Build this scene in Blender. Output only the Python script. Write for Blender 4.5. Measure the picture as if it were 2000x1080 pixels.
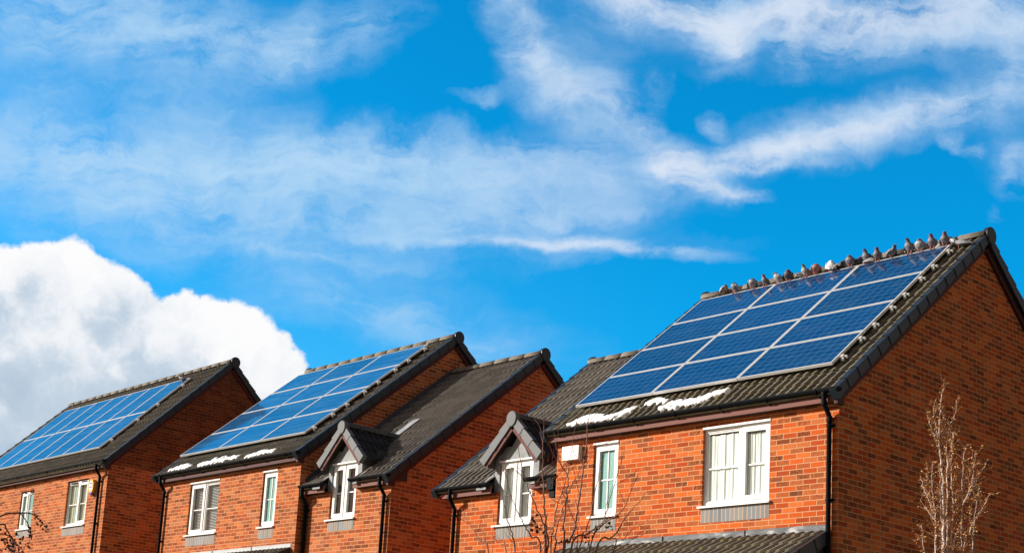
import bpy, bmesh, math, random
from mathutils import Vector, Matrix, noise as mnoise
random.seed(7)
for o in list(bpy.data.objects): bpy.data.objects.remove(o)
scene = bpy.context.scene
COL = scene.collection

# ------------------------------------------------------------------ camera
# solved from the vanishing points of the houses; the photo is an off-centre crop (lens shift)
F_PX, PPX, PPY = 2882.98, 828.48, 851.21          # in pixels of a 2000 x 1080 picture
YAW, PITCH, ROLL = -0.87279, 0.20017, 0.06801
CAM = Vector((11.31421, -16.78084, -3.49036))
cy_, sy_, cp_, sp_ = math.cos(YAW), math.sin(YAW), math.cos(PITCH), math.sin(PITCH)
FWD = Vector((sy_*cp_, cy_*cp_, sp_)); RT0 = Vector((cy_, -sy_, 0)); UP0 = RT0.cross(FWD)
cr_, sr_ = math.cos(ROLL), math.sin(ROLL)
RT = cr_*RT0 + sr_*UP0; UP = -sr_*RT0 + cr_*UP0
cd = bpy.data.cameras.new('camera'); cam = bpy.data.objects.new('camera', cd); COL.objects.link(cam)
cam.matrix_world = Matrix(((RT.x, UP.x, -FWD.x, CAM.x), (RT.y, UP.y, -FWD.y, CAM.y), (RT.z, UP.z, -FWD.z, CAM.z), (0, 0, 0, 1)))
cd.sensor_fit = 'HORIZONTAL'; cd.sensor_width = 36; cd.lens = 36*F_PX/2000
cd.shift_x = (1000-PPX)/2000; cd.shift_y = (PPY-540)/2000
cd.clip_start = 0.1; cd.clip_end = 3000
scene.camera = cam

def ray(px, py):
    d = FWD*F_PX + RT*(px-PPX) - UP*(py-PPY)
    return d/math.hypot(d.x, d.y)

# ------------------------------------------------------------------ sun, sky, exposure
SUN_AZ, SUN_EL = math.radians(50), math.radians(23)      # azimuth measured to the left of the fronts' normal
tosun = Vector((-math.sin(SUN_AZ)*math.cos(SUN_EL), -math.cos(SUN_AZ)*math.cos(SUN_EL), math.sin(SUN_EL)))
sl = bpy.data.lights.new('sun', 'SUN'); sl.energy = 5.0; sl.angle = math.radians(0.5); sl.color = (1.0, 0.93, 0.83)
so = bpy.data.objects.new('sun', sl); COL.objects.link(so); so.location = (-20, -20, 20)
so.rotation_euler = (-tosun).to_track_quat('-Z', 'Y').to_euler()
scene.view_settings.view_transform = 'Standard'; scene.view_settings.look = 'None'
scene.view_settings.gamma = 1.0; scene.view_settings.exposure = 0.50
scene.render.engine = 'CYCLES'

class NG:
    """tiny helper for writing node expressions"""
    def __init__(s, nt): s.nt = nt; s.N = nt.nodes; s.L = nt.links
    def put(s, sock, v):
        if v is None: return
        if isinstance(v, (int, float)): sock.default_value = v
        elif isinstance(v, (tuple, list, Vector)):
            v = tuple(v)
            sock.default_value = v + (1,) if (sock.type == 'RGBA' and len(v) == 3) else v
        else: s.L.new(v, sock)
    def m(s, op, a, b=None, c=None, clamp=False):
        n = s.N.new('ShaderNodeMath'); n.operation = op; n.use_clamp = clamp
        for i, v in enumerate((a, b, c)): s.put(n.inputs[i], v)
        return n.outputs[0]
    def v(s, op, a, b=None, scale=None):
        n = s.N.new('ShaderNodeVectorMath'); n.operation = op
        s.put(n.inputs[0], a); s.put(n.inputs[1], b)
        if scale is not None: s.put(n.inputs['Scale'], scale)
        return n.outputs['Value'] if op in ('DOT_PRODUCT', 'LENGTH', 'DISTANCE') else n.outputs[0]
    def xyz(s, x, y, z=0.0):
        n = s.N.new('ShaderNodeCombineXYZ'); s.put(n.inputs[0], x); s.put(n.inputs[1], y); s.put(n.inputs[2], z); return n.outputs[0]
    def sep(s, a):
        n = s.N.new('ShaderNodeSeparateXYZ'); s.put(n.inputs[0], a); return n.outputs
    def noise(s, vec, scale, detail=3, rough=.55, dist=0.0, col=False):
        n = s.N.new('ShaderNodeTexNoise'); s.put(n.inputs['Vector'], vec); n.inputs['Scale'].default_value = scale
        n.inputs['Detail'].default_value = detail; n.inputs['Roughness'].default_value = rough; n.inputs['Distortion'].default_value = dist
        return n.outputs['Color'] if col else n.outputs[0]
    def white(s, vec):
        n = s.N.new('ShaderNodeTexWhiteNoise'); s.put(n.inputs['Vector'], vec); return n.outputs
    def ramp(s, f, stops, interp='LINEAR'):
        n = s.N.new('ShaderNodeValToRGB'); s.put(n.inputs[0], f); r = n.color_ramp; r.interpolation = interp
        while len(r.elements) < len(stops): r.elements.new(0.5)
        for e, (p, c) in zip(r.elements, stops):
            e.position = p; e.color = (c, c, c, 1) if isinstance(c, (int, float)) else tuple(c)+(1,)
        return n.outputs[0]
    def ss(s, x, a, b):
        n = s.N.new('ShaderNodeMapRange'); n.interpolation_type = 'SMOOTHSTEP'; s.put(n.inputs[0], x)
        n.inputs[1].default_value = a; n.inputs[2].default_value = b; n.inputs[3].default_value = 0; n.inputs[4].default_value = 1
        return n.outputs[0]
    def mix(s, f, a, b, mode='MIX'):
        n = s.N.new('ShaderNodeMix'); n.data_type = 'RGBA'; n.blend_type = mode
        s.put(n.inputs[0], f); s.put(n.inputs[6], a); s.put(n.inputs[7], b); return n.outputs[2]

world = bpy.data.worlds.new('World'); scene.world = world; world.use_nodes = True
def build_sky():
    g = NG(world.node_tree); g.N.clear()
    out = g.N.new('ShaderNodeOutputWorld'); bg = g.N.new('ShaderNodeBackground'); g.L.new(bg.outputs[0], out.inputs[0])
    STR = 0.108; bg.inputs[1].default_value = STR
    sky = g.N.new('ShaderNodeTexSky'); sky.sky_type = 'NISHITA'; sky.sun_disc = False
    sky.sun_elevation = SUN_EL; sky.sun_rotation = math.atan2(tosun.x, tosun.y)
    sky.altitude = 50; sky.air_density = 1.0; sky.dust_density = 0.3; sky.ozone_density = 3.0
    d = g.N.new('ShaderNodeTexCoord').outputs['Generated']
    z = g.sep(d)[2]
    base = g.v('MULTIPLY', sky.outputs[0], SKY_TINT)
    # clouds live in a chart of directions (kilo-units round a fixed heading, they are infinitely far away)
    df = g.m('MAXIMUM', g.v('DOT_PRODUCT', d, FWD), 0.05)
    x = g.m('MULTIPLY_ADD', g.m('DIVIDE', g.v('DOT_PRODUCT', d, RT), df), F_PX/1000, PPX/1000)
    y = g.m('MULTIPLY_ADD', g.m('DIVIDE', g.v('DOT_PRODUCT', d, UP), df), -F_PX/1000, PPY/1000)
    P = g.xyz(x, y)
    w1 = g.v('SUBTRACT', g.noise(P, 3.2, 3, .5, col=True), (.5, .5, .5))
    w2 = g.v('SUBTRACT', g.noise(P, 13.0, 6, .6, col=True), (.5, .5, .5))
    PW = g.v('ADD', P, g.v('ADD', g.v('SCALE', w1, scale=.15), g.v('SCALE', w2, scale=.075)))
    def feat(cx, cy, rx, ry, ang, amp, src=PW, soft=1.0):
        mp = g.N.new('ShaderNodeMapping'); mp.vector_type = 'TEXTURE'; g.put(mp.inputs[0], src)
        mp.inputs['Location'].default_value = (cx, cy, 0); mp.inputs['Rotation'].default_value = (0, 0, math.radians(ang))
        mp.inputs['Scale'].default_value = (rx, ry, 1)
        l = g.v('LENGTH', mp.outputs[0])
        return g.m('MULTIPLY', g.ss(l, soft, 0.0), amp)
    total = None
    for f in CIRRUS:
        r = feat(*f); total = r if total is None else g.m('ADD', total, r)
    PS = g.v('ADD', P, g.v('ADD', g.v('SCALE', w1, scale=.035), g.v('SCALE', w2, scale=.04)))
    for f in STREAK: total = g.m('ADD', total, feat(*f, src=PS))
    # long soft streaks lying along the bands plus fine fibres
    mp = g.N.new('ShaderNodeMapping'); g.put(mp.inputs[0], PW); mp.inputs['Rotation'].default_value = (0, 0, math.radians(-4)); mp.inputs['Scale'].default_value = (1.5, 7.5, 1)
    st = g.noise(mp.outputs[0], 1.9, 10, .66)
    puff = g.noise(PW, 6.0, 10, .62)
    fib = g.noise(g.v('MULTIPLY', PW, (.55, 2.6, 1)), 22.0, 6, .68)
    tex = g.m('ADD', g.m('MULTIPLY', g.ss(st, .30, .72), .62), g.m('MULTIPLY', g.ss(puff, .30, .74), .75))
    tex = g.m('ADD', tex, g.m('MULTIPLY', g.m('SUBTRACT', fib, .5), .62))
    veil = None
    for f in VEIL:
        r = feat(*f); veil = r if veil is None else g.m('ADD', veil, r)
    dens = g.m('ADD', g.m('MULTIPLY', total, g.m('SUBTRACT', tex, .05)), g.m('MULTIPLY', veil, g.m('MULTIPLY_ADD', tex, .62, .30)))
    dens = g.m('MAXIMUM', g.m('SUBTRACT', dens, .06), 0.0)
    ac = g.m('SUBTRACT', 1.0, g.m('POWER', 2.718, g.m('MULTIPLY', g.m('POWER', dens, 1.25), -1.15)))
    ac = g.m('ADD', ac, g.m('MULTIPLY', g.m('MULTIPLY', g.ss(y, .35, .95), g.ss(x, 1.5, .3)), .16))
    thick = g.ss(total, .55, 1.5); side = g.ss(x, .7, 1.2)
    ccol = g.mix(side, (3.2, 4.7, 6.1), g.mix(thick, (3.4, 4.6, 6.0), (4.5, 5.1, 6.0)))
    ccol = g.mix(g.m('MULTIPLY', thick, .25), ccol, (5.6, 6.0, 6.5))
    col = g.mix(ac, base, ccol)
    # cumulus bank at the lower left
    PC = g.v('ADD', P, g.v('ADD', g.v('SCALE', g.v('SUBTRACT', g.noise(P, 9.0, 7, .58, col=True), (.5, .5, .5)), scale=.095), g.v('ADD', g.v('SCALE', w1, scale=.03), g.v('SCALE', g.v('SUBTRACT', g.noise(P, 34, 5, .55, col=True), (.5, .5, .5)), scale=.020))))
    mx = None
    for cx, cy, r in CUMULUS:
        dd = g.v('DISTANCE', PC, (cx, cy, 0)); e = g.m('SUBTRACT', r, dd)
        mx = e if mx is None else g.m('MAXIMUM', mx, e)
    acu = g.m('MULTIPLY', g.ss(mx, -.004, .012), 1.0)
    big = g.noise(g.v('ADD', P, g.v('SCALE', w2, scale=.12)), 5.2, 6, .55)
    shade = g.m('ADD', g.m('MULTIPLY', g.ss(mx, .01, .15), .58), g.m('MULTIPLY', g.ss(y, .52, .80), .30))
    shade = g.m('ADD', shade, g.m('MULTIPLY', g.m('SUBTRACT', big, .5), 2.3))
    cc = g.ramp(shade, [(0.0, (.97, .97, .98)), (.34, (.86, .89, .93)), (.68, (.56, .66, .77)), (1.0, (.46, .57, .70))])
    cc = g.v('SCALE', cc, scale=6.6)
    col = g.mix(acu, col, cc)
    # unseen sky outside the view: broken cloud, tinted warm to redden the shaded gables
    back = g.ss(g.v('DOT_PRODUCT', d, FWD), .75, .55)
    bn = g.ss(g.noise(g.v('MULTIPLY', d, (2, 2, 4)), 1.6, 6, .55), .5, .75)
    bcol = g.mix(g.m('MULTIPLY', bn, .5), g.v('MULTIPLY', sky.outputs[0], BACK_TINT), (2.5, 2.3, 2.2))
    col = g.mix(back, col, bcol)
    g.L.new(col, bg.inputs[0])
SKY_TINT = (0.012, 1.05, 1.42)
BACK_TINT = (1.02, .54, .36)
VEIL = [(.12, .07, .80, .20, 0, .75), (.30, .33, .95, .20, 3, .8), (.75, .38, .8, .17, 2, .6), (.05, .30, .35, .18, 0, .4), (.42, .22, .40, .14, 25, .35), (1.02, .36, .55, .13, 0, .6), (.45, .49, .75, .10, 3, .6), (.85, .63, .48, .12, 10, .6), (.45, .60, .35, .10, 0, .35),
 (1.6, .03, .75, .17, 0, .75), (1.65, .26, .60, .10, -10, .65), (1.14, .20, .34, .17, 45, .55), (1.97, .2, .18, .25, 0, .45), (1.15, .47, .5, .05, 3, .4)]
STREAK = [(.98, .470, .34, .020, 0, 1.0), (1.27, .487, .26, .024, 7, 1.0), (1.10, .478, .3, .014, 3, .6), (1.56, .285, .30, .045, -9, .7), (1.82, .215, .30, .06, -13, .6), (1.50, .325, .22, .018, -4, .7), (1.36, .34, .12, .05, 30, .5)]
CIRRUS = [ # x, y, rx, ry, angle, strength
 (.36, .06, .50, .12, 8, .75), (.68, .05, .26, .09, -8, .6), (.03, .03, .25, .14, 0, .4), (.50, .10, .30, .07, 0, .3),
 (.08, .29, .30, .10, 6, .55), (.33, .32, .40, .09, 5, .6), (.62, .31, .36, .09, -2, .75), (.92, .31, .38, .09, 2, .6),
 (.26, .41, .30, .08, 10, .55), (.62, .42, .42, .07, 4, .5), (1.02, .405, .36, .05, 0, .55), (1.15, .30, .2, .09, 0, .45),
 (1.01, .07, .16, .08, 62, .8), (1.08, .15, .14, .085, 40, .85), (1.18, .20, .14, .085, 25, .8), (1.30, .29, .16, .065, 52, .95), (1.33, .345, .13, .065, 20, .65), (1.43, .375, .10, .030, 8, 1.0), (1.29, .17, .075, .040, 80, .6),
 (1.0, .0, .12, .07, 30, .5),
 (1.40, .01, .40, .085, 4, 1.05), (1.40, .065, .12, .075, 60, .8), (1.64, .05, .32, .11, 0, 1.05), (1.90, .03, .30, .12, 0, 1.1), (1.56, .115, .08, .065, 70, .6), (1.22, -.01, .22, .06, 15, .7), (1.44, .09, .06, .05, 60, .45),
 (1.55, .275, .32, .060, -9, .45), (1.80, .22, .32, .085, -14, .45), (1.42, .30, .26, .045, -5, .45), (1.40, .225, .05, .03, 60, .7),
 (.94, .195, .12, .025, -8, .6),
 (1.99, .34, .07, .08, 20, .8), (1.945, .42, .035, .025, 10, .8), (1.86, .29, .06, .025, 40, .7), (1.91, .315, .03, .018, 0, .6), (1.97, .14, .08, .12, 0, .4),
 (.80, .63, .32, .06, 12, .4), (.60, .50, .28, .03, 3, .4)]
CUMULUS = [(-.03, .62, .155), (.055, .60, .125), (.125, .60, .128), (.195, .64, .130), (.245, .650, .080), (.343, .628, .066), (.40, .685, .108), (.465, .70, .108),
 (.53, .735, .072), (.10, .80, .22), (.30, .87, .24), (.48, .86, .17), (.03, .95, .25), (.585, .775, .03)]
build_sky()

# ------------------------------------------------------------------ materials
MATS = {}
def mat(name, fn):
    if name in MATS: return MATS[name]
    m = bpy.data.materials.new(name); m.use_nodes = True; g = NG(m.node_tree)
    b = g.N['Principled BSDF']; fn(g, b); MATS[name] = m; return m
def bump(g, b, h, strength=.4, dist=.01):
    n = g.N.new('ShaderNodeBump'); n.inputs['Strength'].default_value = strength; n.inputs['Distance'].default_value = dist
    g.L.new(h, n.inputs['Height']); g.L.new(n.outputs[0], b.inputs['Normal'])
def plain(name, col, rough=.6, metal=0.0, var=.12, nscale=6.0, spec=.5, bm=0.0, dirt=None):
    def fn(g, b):
        oc = g.N.new('ShaderNodeTexCoord').outputs['Object']
        n = g.noise(oc, nscale, 5, .6)
        lo = tuple(c*(1-var) for c in col); hi = tuple(min(1, c*(1+var)) for c in col)
        c = g.ramp(n, [(.3, lo), (.7, hi)])
        if dirt:
            c = g.mix(g.m('MULTIPLY', g.ss(g.noise(oc, nscale*.45, 6, .7), .5, .72), .7), c, dirt)
        g.L.new(c, b.inputs['Base Color']); b.inputs['Roughness'].default_value = rough; b.inputs['Metallic'].default_value = metal
        b.inputs['Specular IOR Level'].default_value = spec
        g.L.new(g.m('MULTIPLY_ADD', n, .2, rough-.1), b.inputs['Roughness'])
        if bm: bump(g, b, g.noise(oc, nscale*8, 4, .6), bm, .01)
    return mat(name, fn)

def brick_mat(name, oranges, dark_share=.22, mortar=(.70, .36, .19)):
    def fn(g, b):
        uv = g.N.new('ShaderNodeTexCoord').outputs['UV']; u, v, _ = g.sep(uv)
        wob = g.m('MULTIPLY', g.m('SUBTRACT', g.noise(uv, 25, 2, .5), .5), .004)
        v2 = g.m('DIVIDE', g.m('ADD', v, wob), .075); row = g.m('FLOOR', v2); fv = g.m('SUBTRACT', v2, row)
        half = g.m('MULTIPLY', g.m('MODULO', g.m('ABSOLUTE', row), 2.0), .5)
        u2 = g.m('ADD', g.m('DIVIDE', g.m('ADD', u, wob), .225), half); cl = g.m('FLOOR', u2); fu = g.m('SUBTRACT', u2, cl)
        du = g.m('MULTIPLY', g.m('MINIMUM', fu, g.m('SUBTRACT', 1.0, fu)), .225)
        dv = g.m('MULTIPLY', g.m('MINIMUM', fv, g.m('SUBTRACT', 1.0, fv)), .075)
        edge = g.m('MINIMUM', du, dv)
        rough_e = g.m('MULTIPLY', g.m('SUBTRACT', g.noise(uv, 90, 3, .6), .5), .006)
        mask = g.ss(g.m('ADD', edge, rough_e), .0045, .0075)      # 1 on brick, 0 in mortar
        wn = g.white(g.xyz(cl, row, 3.0)); r1 = wn[0]
        wn2 = g.white(g.xyz(row, cl, 9.0))[0]
        clump = g.noise(g.xyz(cl, row, 0), .23, 3, .6)             # batches of darker bricks
        c = g.ramp(r1, oranges, 'CONSTANT')
        isdark = g.m('LESS_THAN', g.m('ADD', wn2, g.m('MULTIPLY', g.m('SUBTRACT', clump, .5), -1.3)), dark_share)
        blot = g.ss(g.noise(g.v('ADD', uv, g.xyz(wn2, r1, 0)), 22, 3, .6), .36, .60)
        dk = g.mix(g.white(g.xyz(cl, row, 21.0))[0], (.13, .046, .024), (.42, .125, .045))
        c = g.mix(g.m('MULTIPLY', isdark, g.m('MULTIPLY_ADD', blot, .6, .4)), c, dk)
        # soft dark kiln marks on many bricks, and fine grain
        kiln = g.m('MULTIPLY', g.ss(g.noise(g.v('MULTIPLY', uv, (1, 2.2, 1)), 10, 4, .65), .52, .75), .38)
        c = g.mix(kiln, c, (.26, .065, .024))
        gr = g.noise(uv, 130, 4, .65)
        c = g.mix(.62, c, g.v('SCALE', c, scale=g.m('MULTIPLY_ADD', gr, 1.5, .25)))
        stain = g.noise(uv, 1.1, 4, .6)
        c = g.v('SCALE', c, scale=g.m('MULTIPLY_ADD', stain, .55, .70))
        c = g.mix(g.m('MULTIPLY', g.ss(g.noise(g.v('MULTIPLY', uv, (1.6, .55, 1)), 2.3, 6, .68), .55, .78), .30), c, (.62, .30, .19))
        mc = g.mix(g.noise(uv, 40, 4, .6), mortar, tuple(k*.72 for k in mortar))
        g.L.new(g.mix(mask, mc, c), b.inputs['Base Color'])
        b.inputs['Roughness'].default_value = .88; b.inputs['Specular IOR Level'].default_value = .04
        h = g.m('ADD', mask, g.m('MULTIPLY', gr, .55))
        bump(g, b, h, .55, .005)
    return mat(name, fn)
OR = [(0, (.58, .112, .024)), (.13, (.45, .078, .020)), (.27, (.64, .158, .040)), (.41, (.52, .098, .022)), (.54, (.36, .068, .022)), (.67, (.64, .136, .028)), (.78, (.52, .150, .048)), (.90, (.44, .110, .038))]
M_BRICK = brick_mat('orange_brick', OR, .38)
M_BRICK2 = brick_mat('mottled_brick', [(p, (c[0]*.84+.01, c[1]*1.12+.004, c[2]*1.6+.004)) for p, c in OR], .36)

def tile_mat(name, base, warm, lichen, liamt):
    def fn(g, b):
        uv = g.N.new('ShaderNodeTexCoord').outputs['UV']; u, v, _ = g.sep(uv)
        row = g.m('FLOOR', g.m('DIVIDE', v, .31)); half = g.m('MULTIPLY', g.m('MODULO', g.m('ABSOLUTE', row), 2.0), .5)
        cl = g.m('FLOOR', g.m('ADD', g.m('DIVIDE', u, .3), half))
        r = g.white(g.xyz(cl, row, 1.0))[0]
        c = g.mix(r, base, warm)
        n = g.noise(uv, 14, 6, .68)
        c = g.v('SCALE', c, scale=g.m('MULTIPLY_ADD', n, 1.1, .45))
        lo = g.m('SUBTRACT', 1.0, g.m('FRACT', g.m('DIVIDE', v, .31)))
        li = g.m('MULTIPLY', g.ss(g.m('ADD', g.noise(uv, 9, 7, .7), g.m('MULTIPLY', lo, .10)), .60, .70), liamt)
        c = g.mix(li, c, lichen)
        c = g.mix(g.m('MULTIPLY', g.ss(g.noise(uv, 45, 3, .6), .62, .7), .5), c, tuple(k*1.9 for k in warm))
        g.L.new(c, b.inputs['Base Color']); b.inputs['Roughness'].default_value = .8; b.inputs['Specular IOR Level'].default_value = .35
        bump(g, b, g.noise(uv, 160, 3, .6), .35, .004)
    return mat(name, fn)
M_TILE_A = tile_mat('weathered_tile', (.13, .118, .088), (.20, .18, .134), (.24, .18, .05), .75)
M_TILE_B = tile_mat('grey_brown_tile', (.150, .136, .118), (.225, .205, .176), (.22, .19, .12), .45)
M_TILE_D = tile_mat('dark_tile', (.070, .064, .052), (.125, .112, .088), (.22, .17, .07), .55)
M_TILE_BLK = tile_mat('slate_black_tile', (.022, .024, .027), (.036, .037, .040), (.08, .07, .05), .35)
M_CAP = plain('blue_black_verge_plastic', (.017, .026, .037), .45, var=.25, nscale=3, spec=.35, dirt=(.034, .038, .044))
M_CAPG = plain('grey_verge_plastic', (.15, .162, .17), .6, var=.15, nscale=4, spec=.2, dirt=(.10, .108, .11))
M_RIDGE = plain('ridge_concrete', (.22, .195, .155), .85, var=.3, nscale=9, bm=.3, dirt=(.15, .14, .11))
M_FASC = plain('brown_fascia', (.185, .075, .060), .6, var=.10, nscale=3, spec=.15)
M_FASCD = plain('dark_brown_fascia', (.075, .026, .026), .6, var=.12, nscale=3, spec=.15)
M_GUT = plain('black_gutter_plastic', (.005, .0065, .009), .6, var=.3, nscale=3, spec=.08)
M_UPVC = plain('white_upvc', (.80, .80, .79), .3, var=.02, nscale=3)
M_CURT = plain('white_net_curtain', (.90, .90, .88), .9, var=.04, nscale=9, spec=.1)
M_CREAM = plain('cream_curtain', (.52, .56, .45), .9, var=.1, nscale=9)
M_BLIND = plain('pale_blind', (.55, .57, .58), .6, var=.05)
M_DARK = plain('dark_room', (.05, .06, .065), .9)
M_LIGHTROOM = plain('light_room', (.42, .45, .43), .9)
M_SNOW = plain('snow', (.93, .94, .96), .75, var=.03, nscale=12, bm=.5)
M_ALU = plain('panel_aluminium', (.70, .70, .68), .38, metal=.25, var=.06, nscale=8)
M_RAIL = plain('mounting_rail', (.10, .10, .105), .45, metal=.6, var=.1)
M_LEADG = plain('pale_lead', (.27, .285, .295), .6, metal=.0, spec=.2, var=.3, nscale=5, bm=.2)
M_WHITEBOX = plain('white_box_plastic', (.84, .81, .76), .35, var=.03, nscale=3)
M_YEL = plain('yellow_box_plastic', (.78, .38, .02), .4, var=.06)
M_BLUE = plain('blue_box_plastic', (.02, .08, .45), .35, var=.06)
M_SOLD = None
def lead_fn(g, b):
    oc = g.N.new('ShaderNodeTexCoord').outputs['Object']
    oc2 = g.v('MULTIPLY', oc, (.55, 1, 1.8))
    n = g.noise(oc2, 4.5, 5, .6, .8)
    g.L.new(g.ramp(n, [(.42, (.055, .062, .070)), (.57, (.11, .12, .13)), (.67, (.48, .48, .48))]), b.inputs['Base Color'])
    b.inputs['Metallic'].default_value = 0; b.inputs['Roughness'].default_value = .55; b.inputs['Specular IOR Level'].default_value = .25
    bump(g, b, g.noise(oc2, 7, 3, .55, .6), .45, .02)
M_LEAD = mat('rumpled_lead', lead_fn)
def soldier_fn(g, b):
    uv = g.N.new('ShaderNodeTexCoord').outputs['UV']; u, v, _ = g.sep(uv)
    f = g.m('FRACT', g.m('DIVIDE', u, .075)); e = g.m('MULTIPLY', g.m('MINIMUM', f, g.m('SUBTRACT', 1.0, f)), .075)
    msk = g.ss(e, .0035, .006)
    r = g.white(g.xyz(g.m('FLOOR', g.m('DIVIDE', u, .075)), 0, 0))[0]
    c = g.mix(r, (.16, .17, .175), (.26, .27, .265))
    c = g.v('SCALE', c, scale=g.m('MULTIPLY_ADD', g.noise(uv, 60, 4, .6), .7, .65))
    g.L.new(g.mix(msk, (.62, .40, .24), c), b.inputs['Base Color']); b.inputs['Roughness'].default_value = .8
    bump(g, b, msk, .4, .004)
M_SOLD = mat('grey_soldier_brick', soldier_fn)
def glass_fn(tr, tint, rough=.02):
    def fn(g, b):
        out = g.N['Material Output']
        ge = g.N.new('ShaderNodeNewGeometry')
        cs = g.m('SUBTRACT', 1.0, g.m('ABSOLUTE', g.v('DOT_PRODUCT', ge.outputs['Normal'], ge.outputs['Incoming'])), clamp=True)
        fres = g.m('MULTIPLY_ADD', g.m('POWER', cs, 5.0), .9, .06)
        gl = g.N.new('ShaderNodeBsdfGlossy'); gl.inputs['Roughness'].default_value = rough; gl.inputs[0].default_value = (.95, .95, .95, 1)
        t = g.N.new('ShaderNodeBsdfTransparent'); t.inputs[0].default_value = tint+(1,)
        oc = g.N.new('ShaderNodeTexCoord').outputs['Object']
        n = g.N.new('ShaderNodeBump'); n.inputs['Strength'].default_value = .05; n.inputs['Distance'].default_value = .02
        g.L.new(g.noise(oc, 2.5, 2, .5), n.inputs['Height']); g.L.new(n.outputs[0], gl.inputs['Normal'])
        mx = g.N.new('ShaderNodeMixShader'); g.L.new(fres, mx.inputs[0])
        g.L.new(t.outputs[0], mx.inputs[1]); g.L.new(gl.outputs[0], mx.inputs[2]); g.L.new(mx.outputs[0], out.inputs[0])
    return fn
M_GLASS = mat('window_glass', glass_fn(1, (.90, .96, .94)))
def teal_fn(g, b):
    oc = g.N.new('ShaderNodeTexCoord').outputs['Object']
    n = g.noise(oc, 70, 3, .6)
    g.L.new(g.ramp(n, [(.35, (.10, .30, .28)), (.65, (.22, .46, .42))]), b.inputs['Base Color'])
    b.inputs['Roughness'].default_value = .22; bump(g, b, n, .25, .004)
M_TEAL = mat('obscured_teal_glass', teal_fn)
def cell_mat(name, a, bcol, line, nl, refl_stripe=False):
    def fn(g, b):
        uv = g.N.new('ShaderNodeTexCoord').outputs['UV']; u, v, _ = g.sep(uv)
        fu = g.m('FRACT', u); fv = g.m('FRACT', v)
        eu = g.m('MINIMUM', fu, g.m('SUBTRACT', 1.0, fu)); ev = g.m('MINIMUM', fv, g.m('SUBTRACT', 1.0, fv))
        ln = g.m('LESS_THAN', g.m('MINIMUM', eu, ev), .026)
        # pale bus bars across every cell
        f3 = g.m('FRACT', g.m('ADD', g.m('MULTIPLY', v, 2.0), .5)); bb = g.m('LESS_THAN', g.m('MINIMUM', f3, g.m('SUBTRACT', 1.0, f3)), .028)
        r = g.white(g.xyz(g.m('FLOOR', u), g.m('FLOOR', v), 0))[0]
        n = g.noise(uv, 3.5, 3, .7)
        c = g.mix(g.m('MULTIPLY_ADD', r, .5, g.m('MULTIPLY', n, .5)), a, bcol)
        oi = g.N.new('ShaderNodeObjectInfo').outputs['Random']
        oc = g.N.new('ShaderNodeTexCoord').outputs['Object']
        c = g.v('SCALE', c, scale=g.m('MULTIPLY_ADD', oi, .45, .78))
        refl_band = g.ss(g.noise(g.v('MULTIPLY', oc, (.5, 7.0, 7.0)), 1.3, 4, .6, .4), .40, .68)  # painted reflections: wavy paler streaks mixed into the cell colour
        c = g.mix(g.m('MULTIPLY', refl_band, .22 if refl_stripe else .08), c, line)
        dust = g.ss(g.noise(oc, 3.0, 6, .7), .52, .78)
        c = g.mix(g.m('MULTIPLY', dust, .10), c, (.30, .33, .36))
        g.L.new(g.m('MULTIPLY_ADD', dust, .22, .07), b.inputs['Roughness'])
        c = g.mix(g.m('MULTIPLY', bb, .35), c, line); c = g.mix(g.m('MULTIPLY', ln, nl), c, line)
        g.L.new(c, b.inputs['Base Color']); b.inputs['Specular IOR Level'].default_value = .55
    return mat(name, fn)
M_CELL_A = cell_mat('blue_cells', (.0008, .018, .085), (.003, .036, .13), (.11, .25, .42), .62)
M_CELL_D = cell_mat('bright_blue_cells', (.003, .050, .155), (.008, .080, .23), (.14, .32, .52), .35, True)
M_CELL_E = cell_mat('violet_blue_cells', (.006, .036, .115), (.014, .062, .17), (.14, .27, .46), .3, True)

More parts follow.
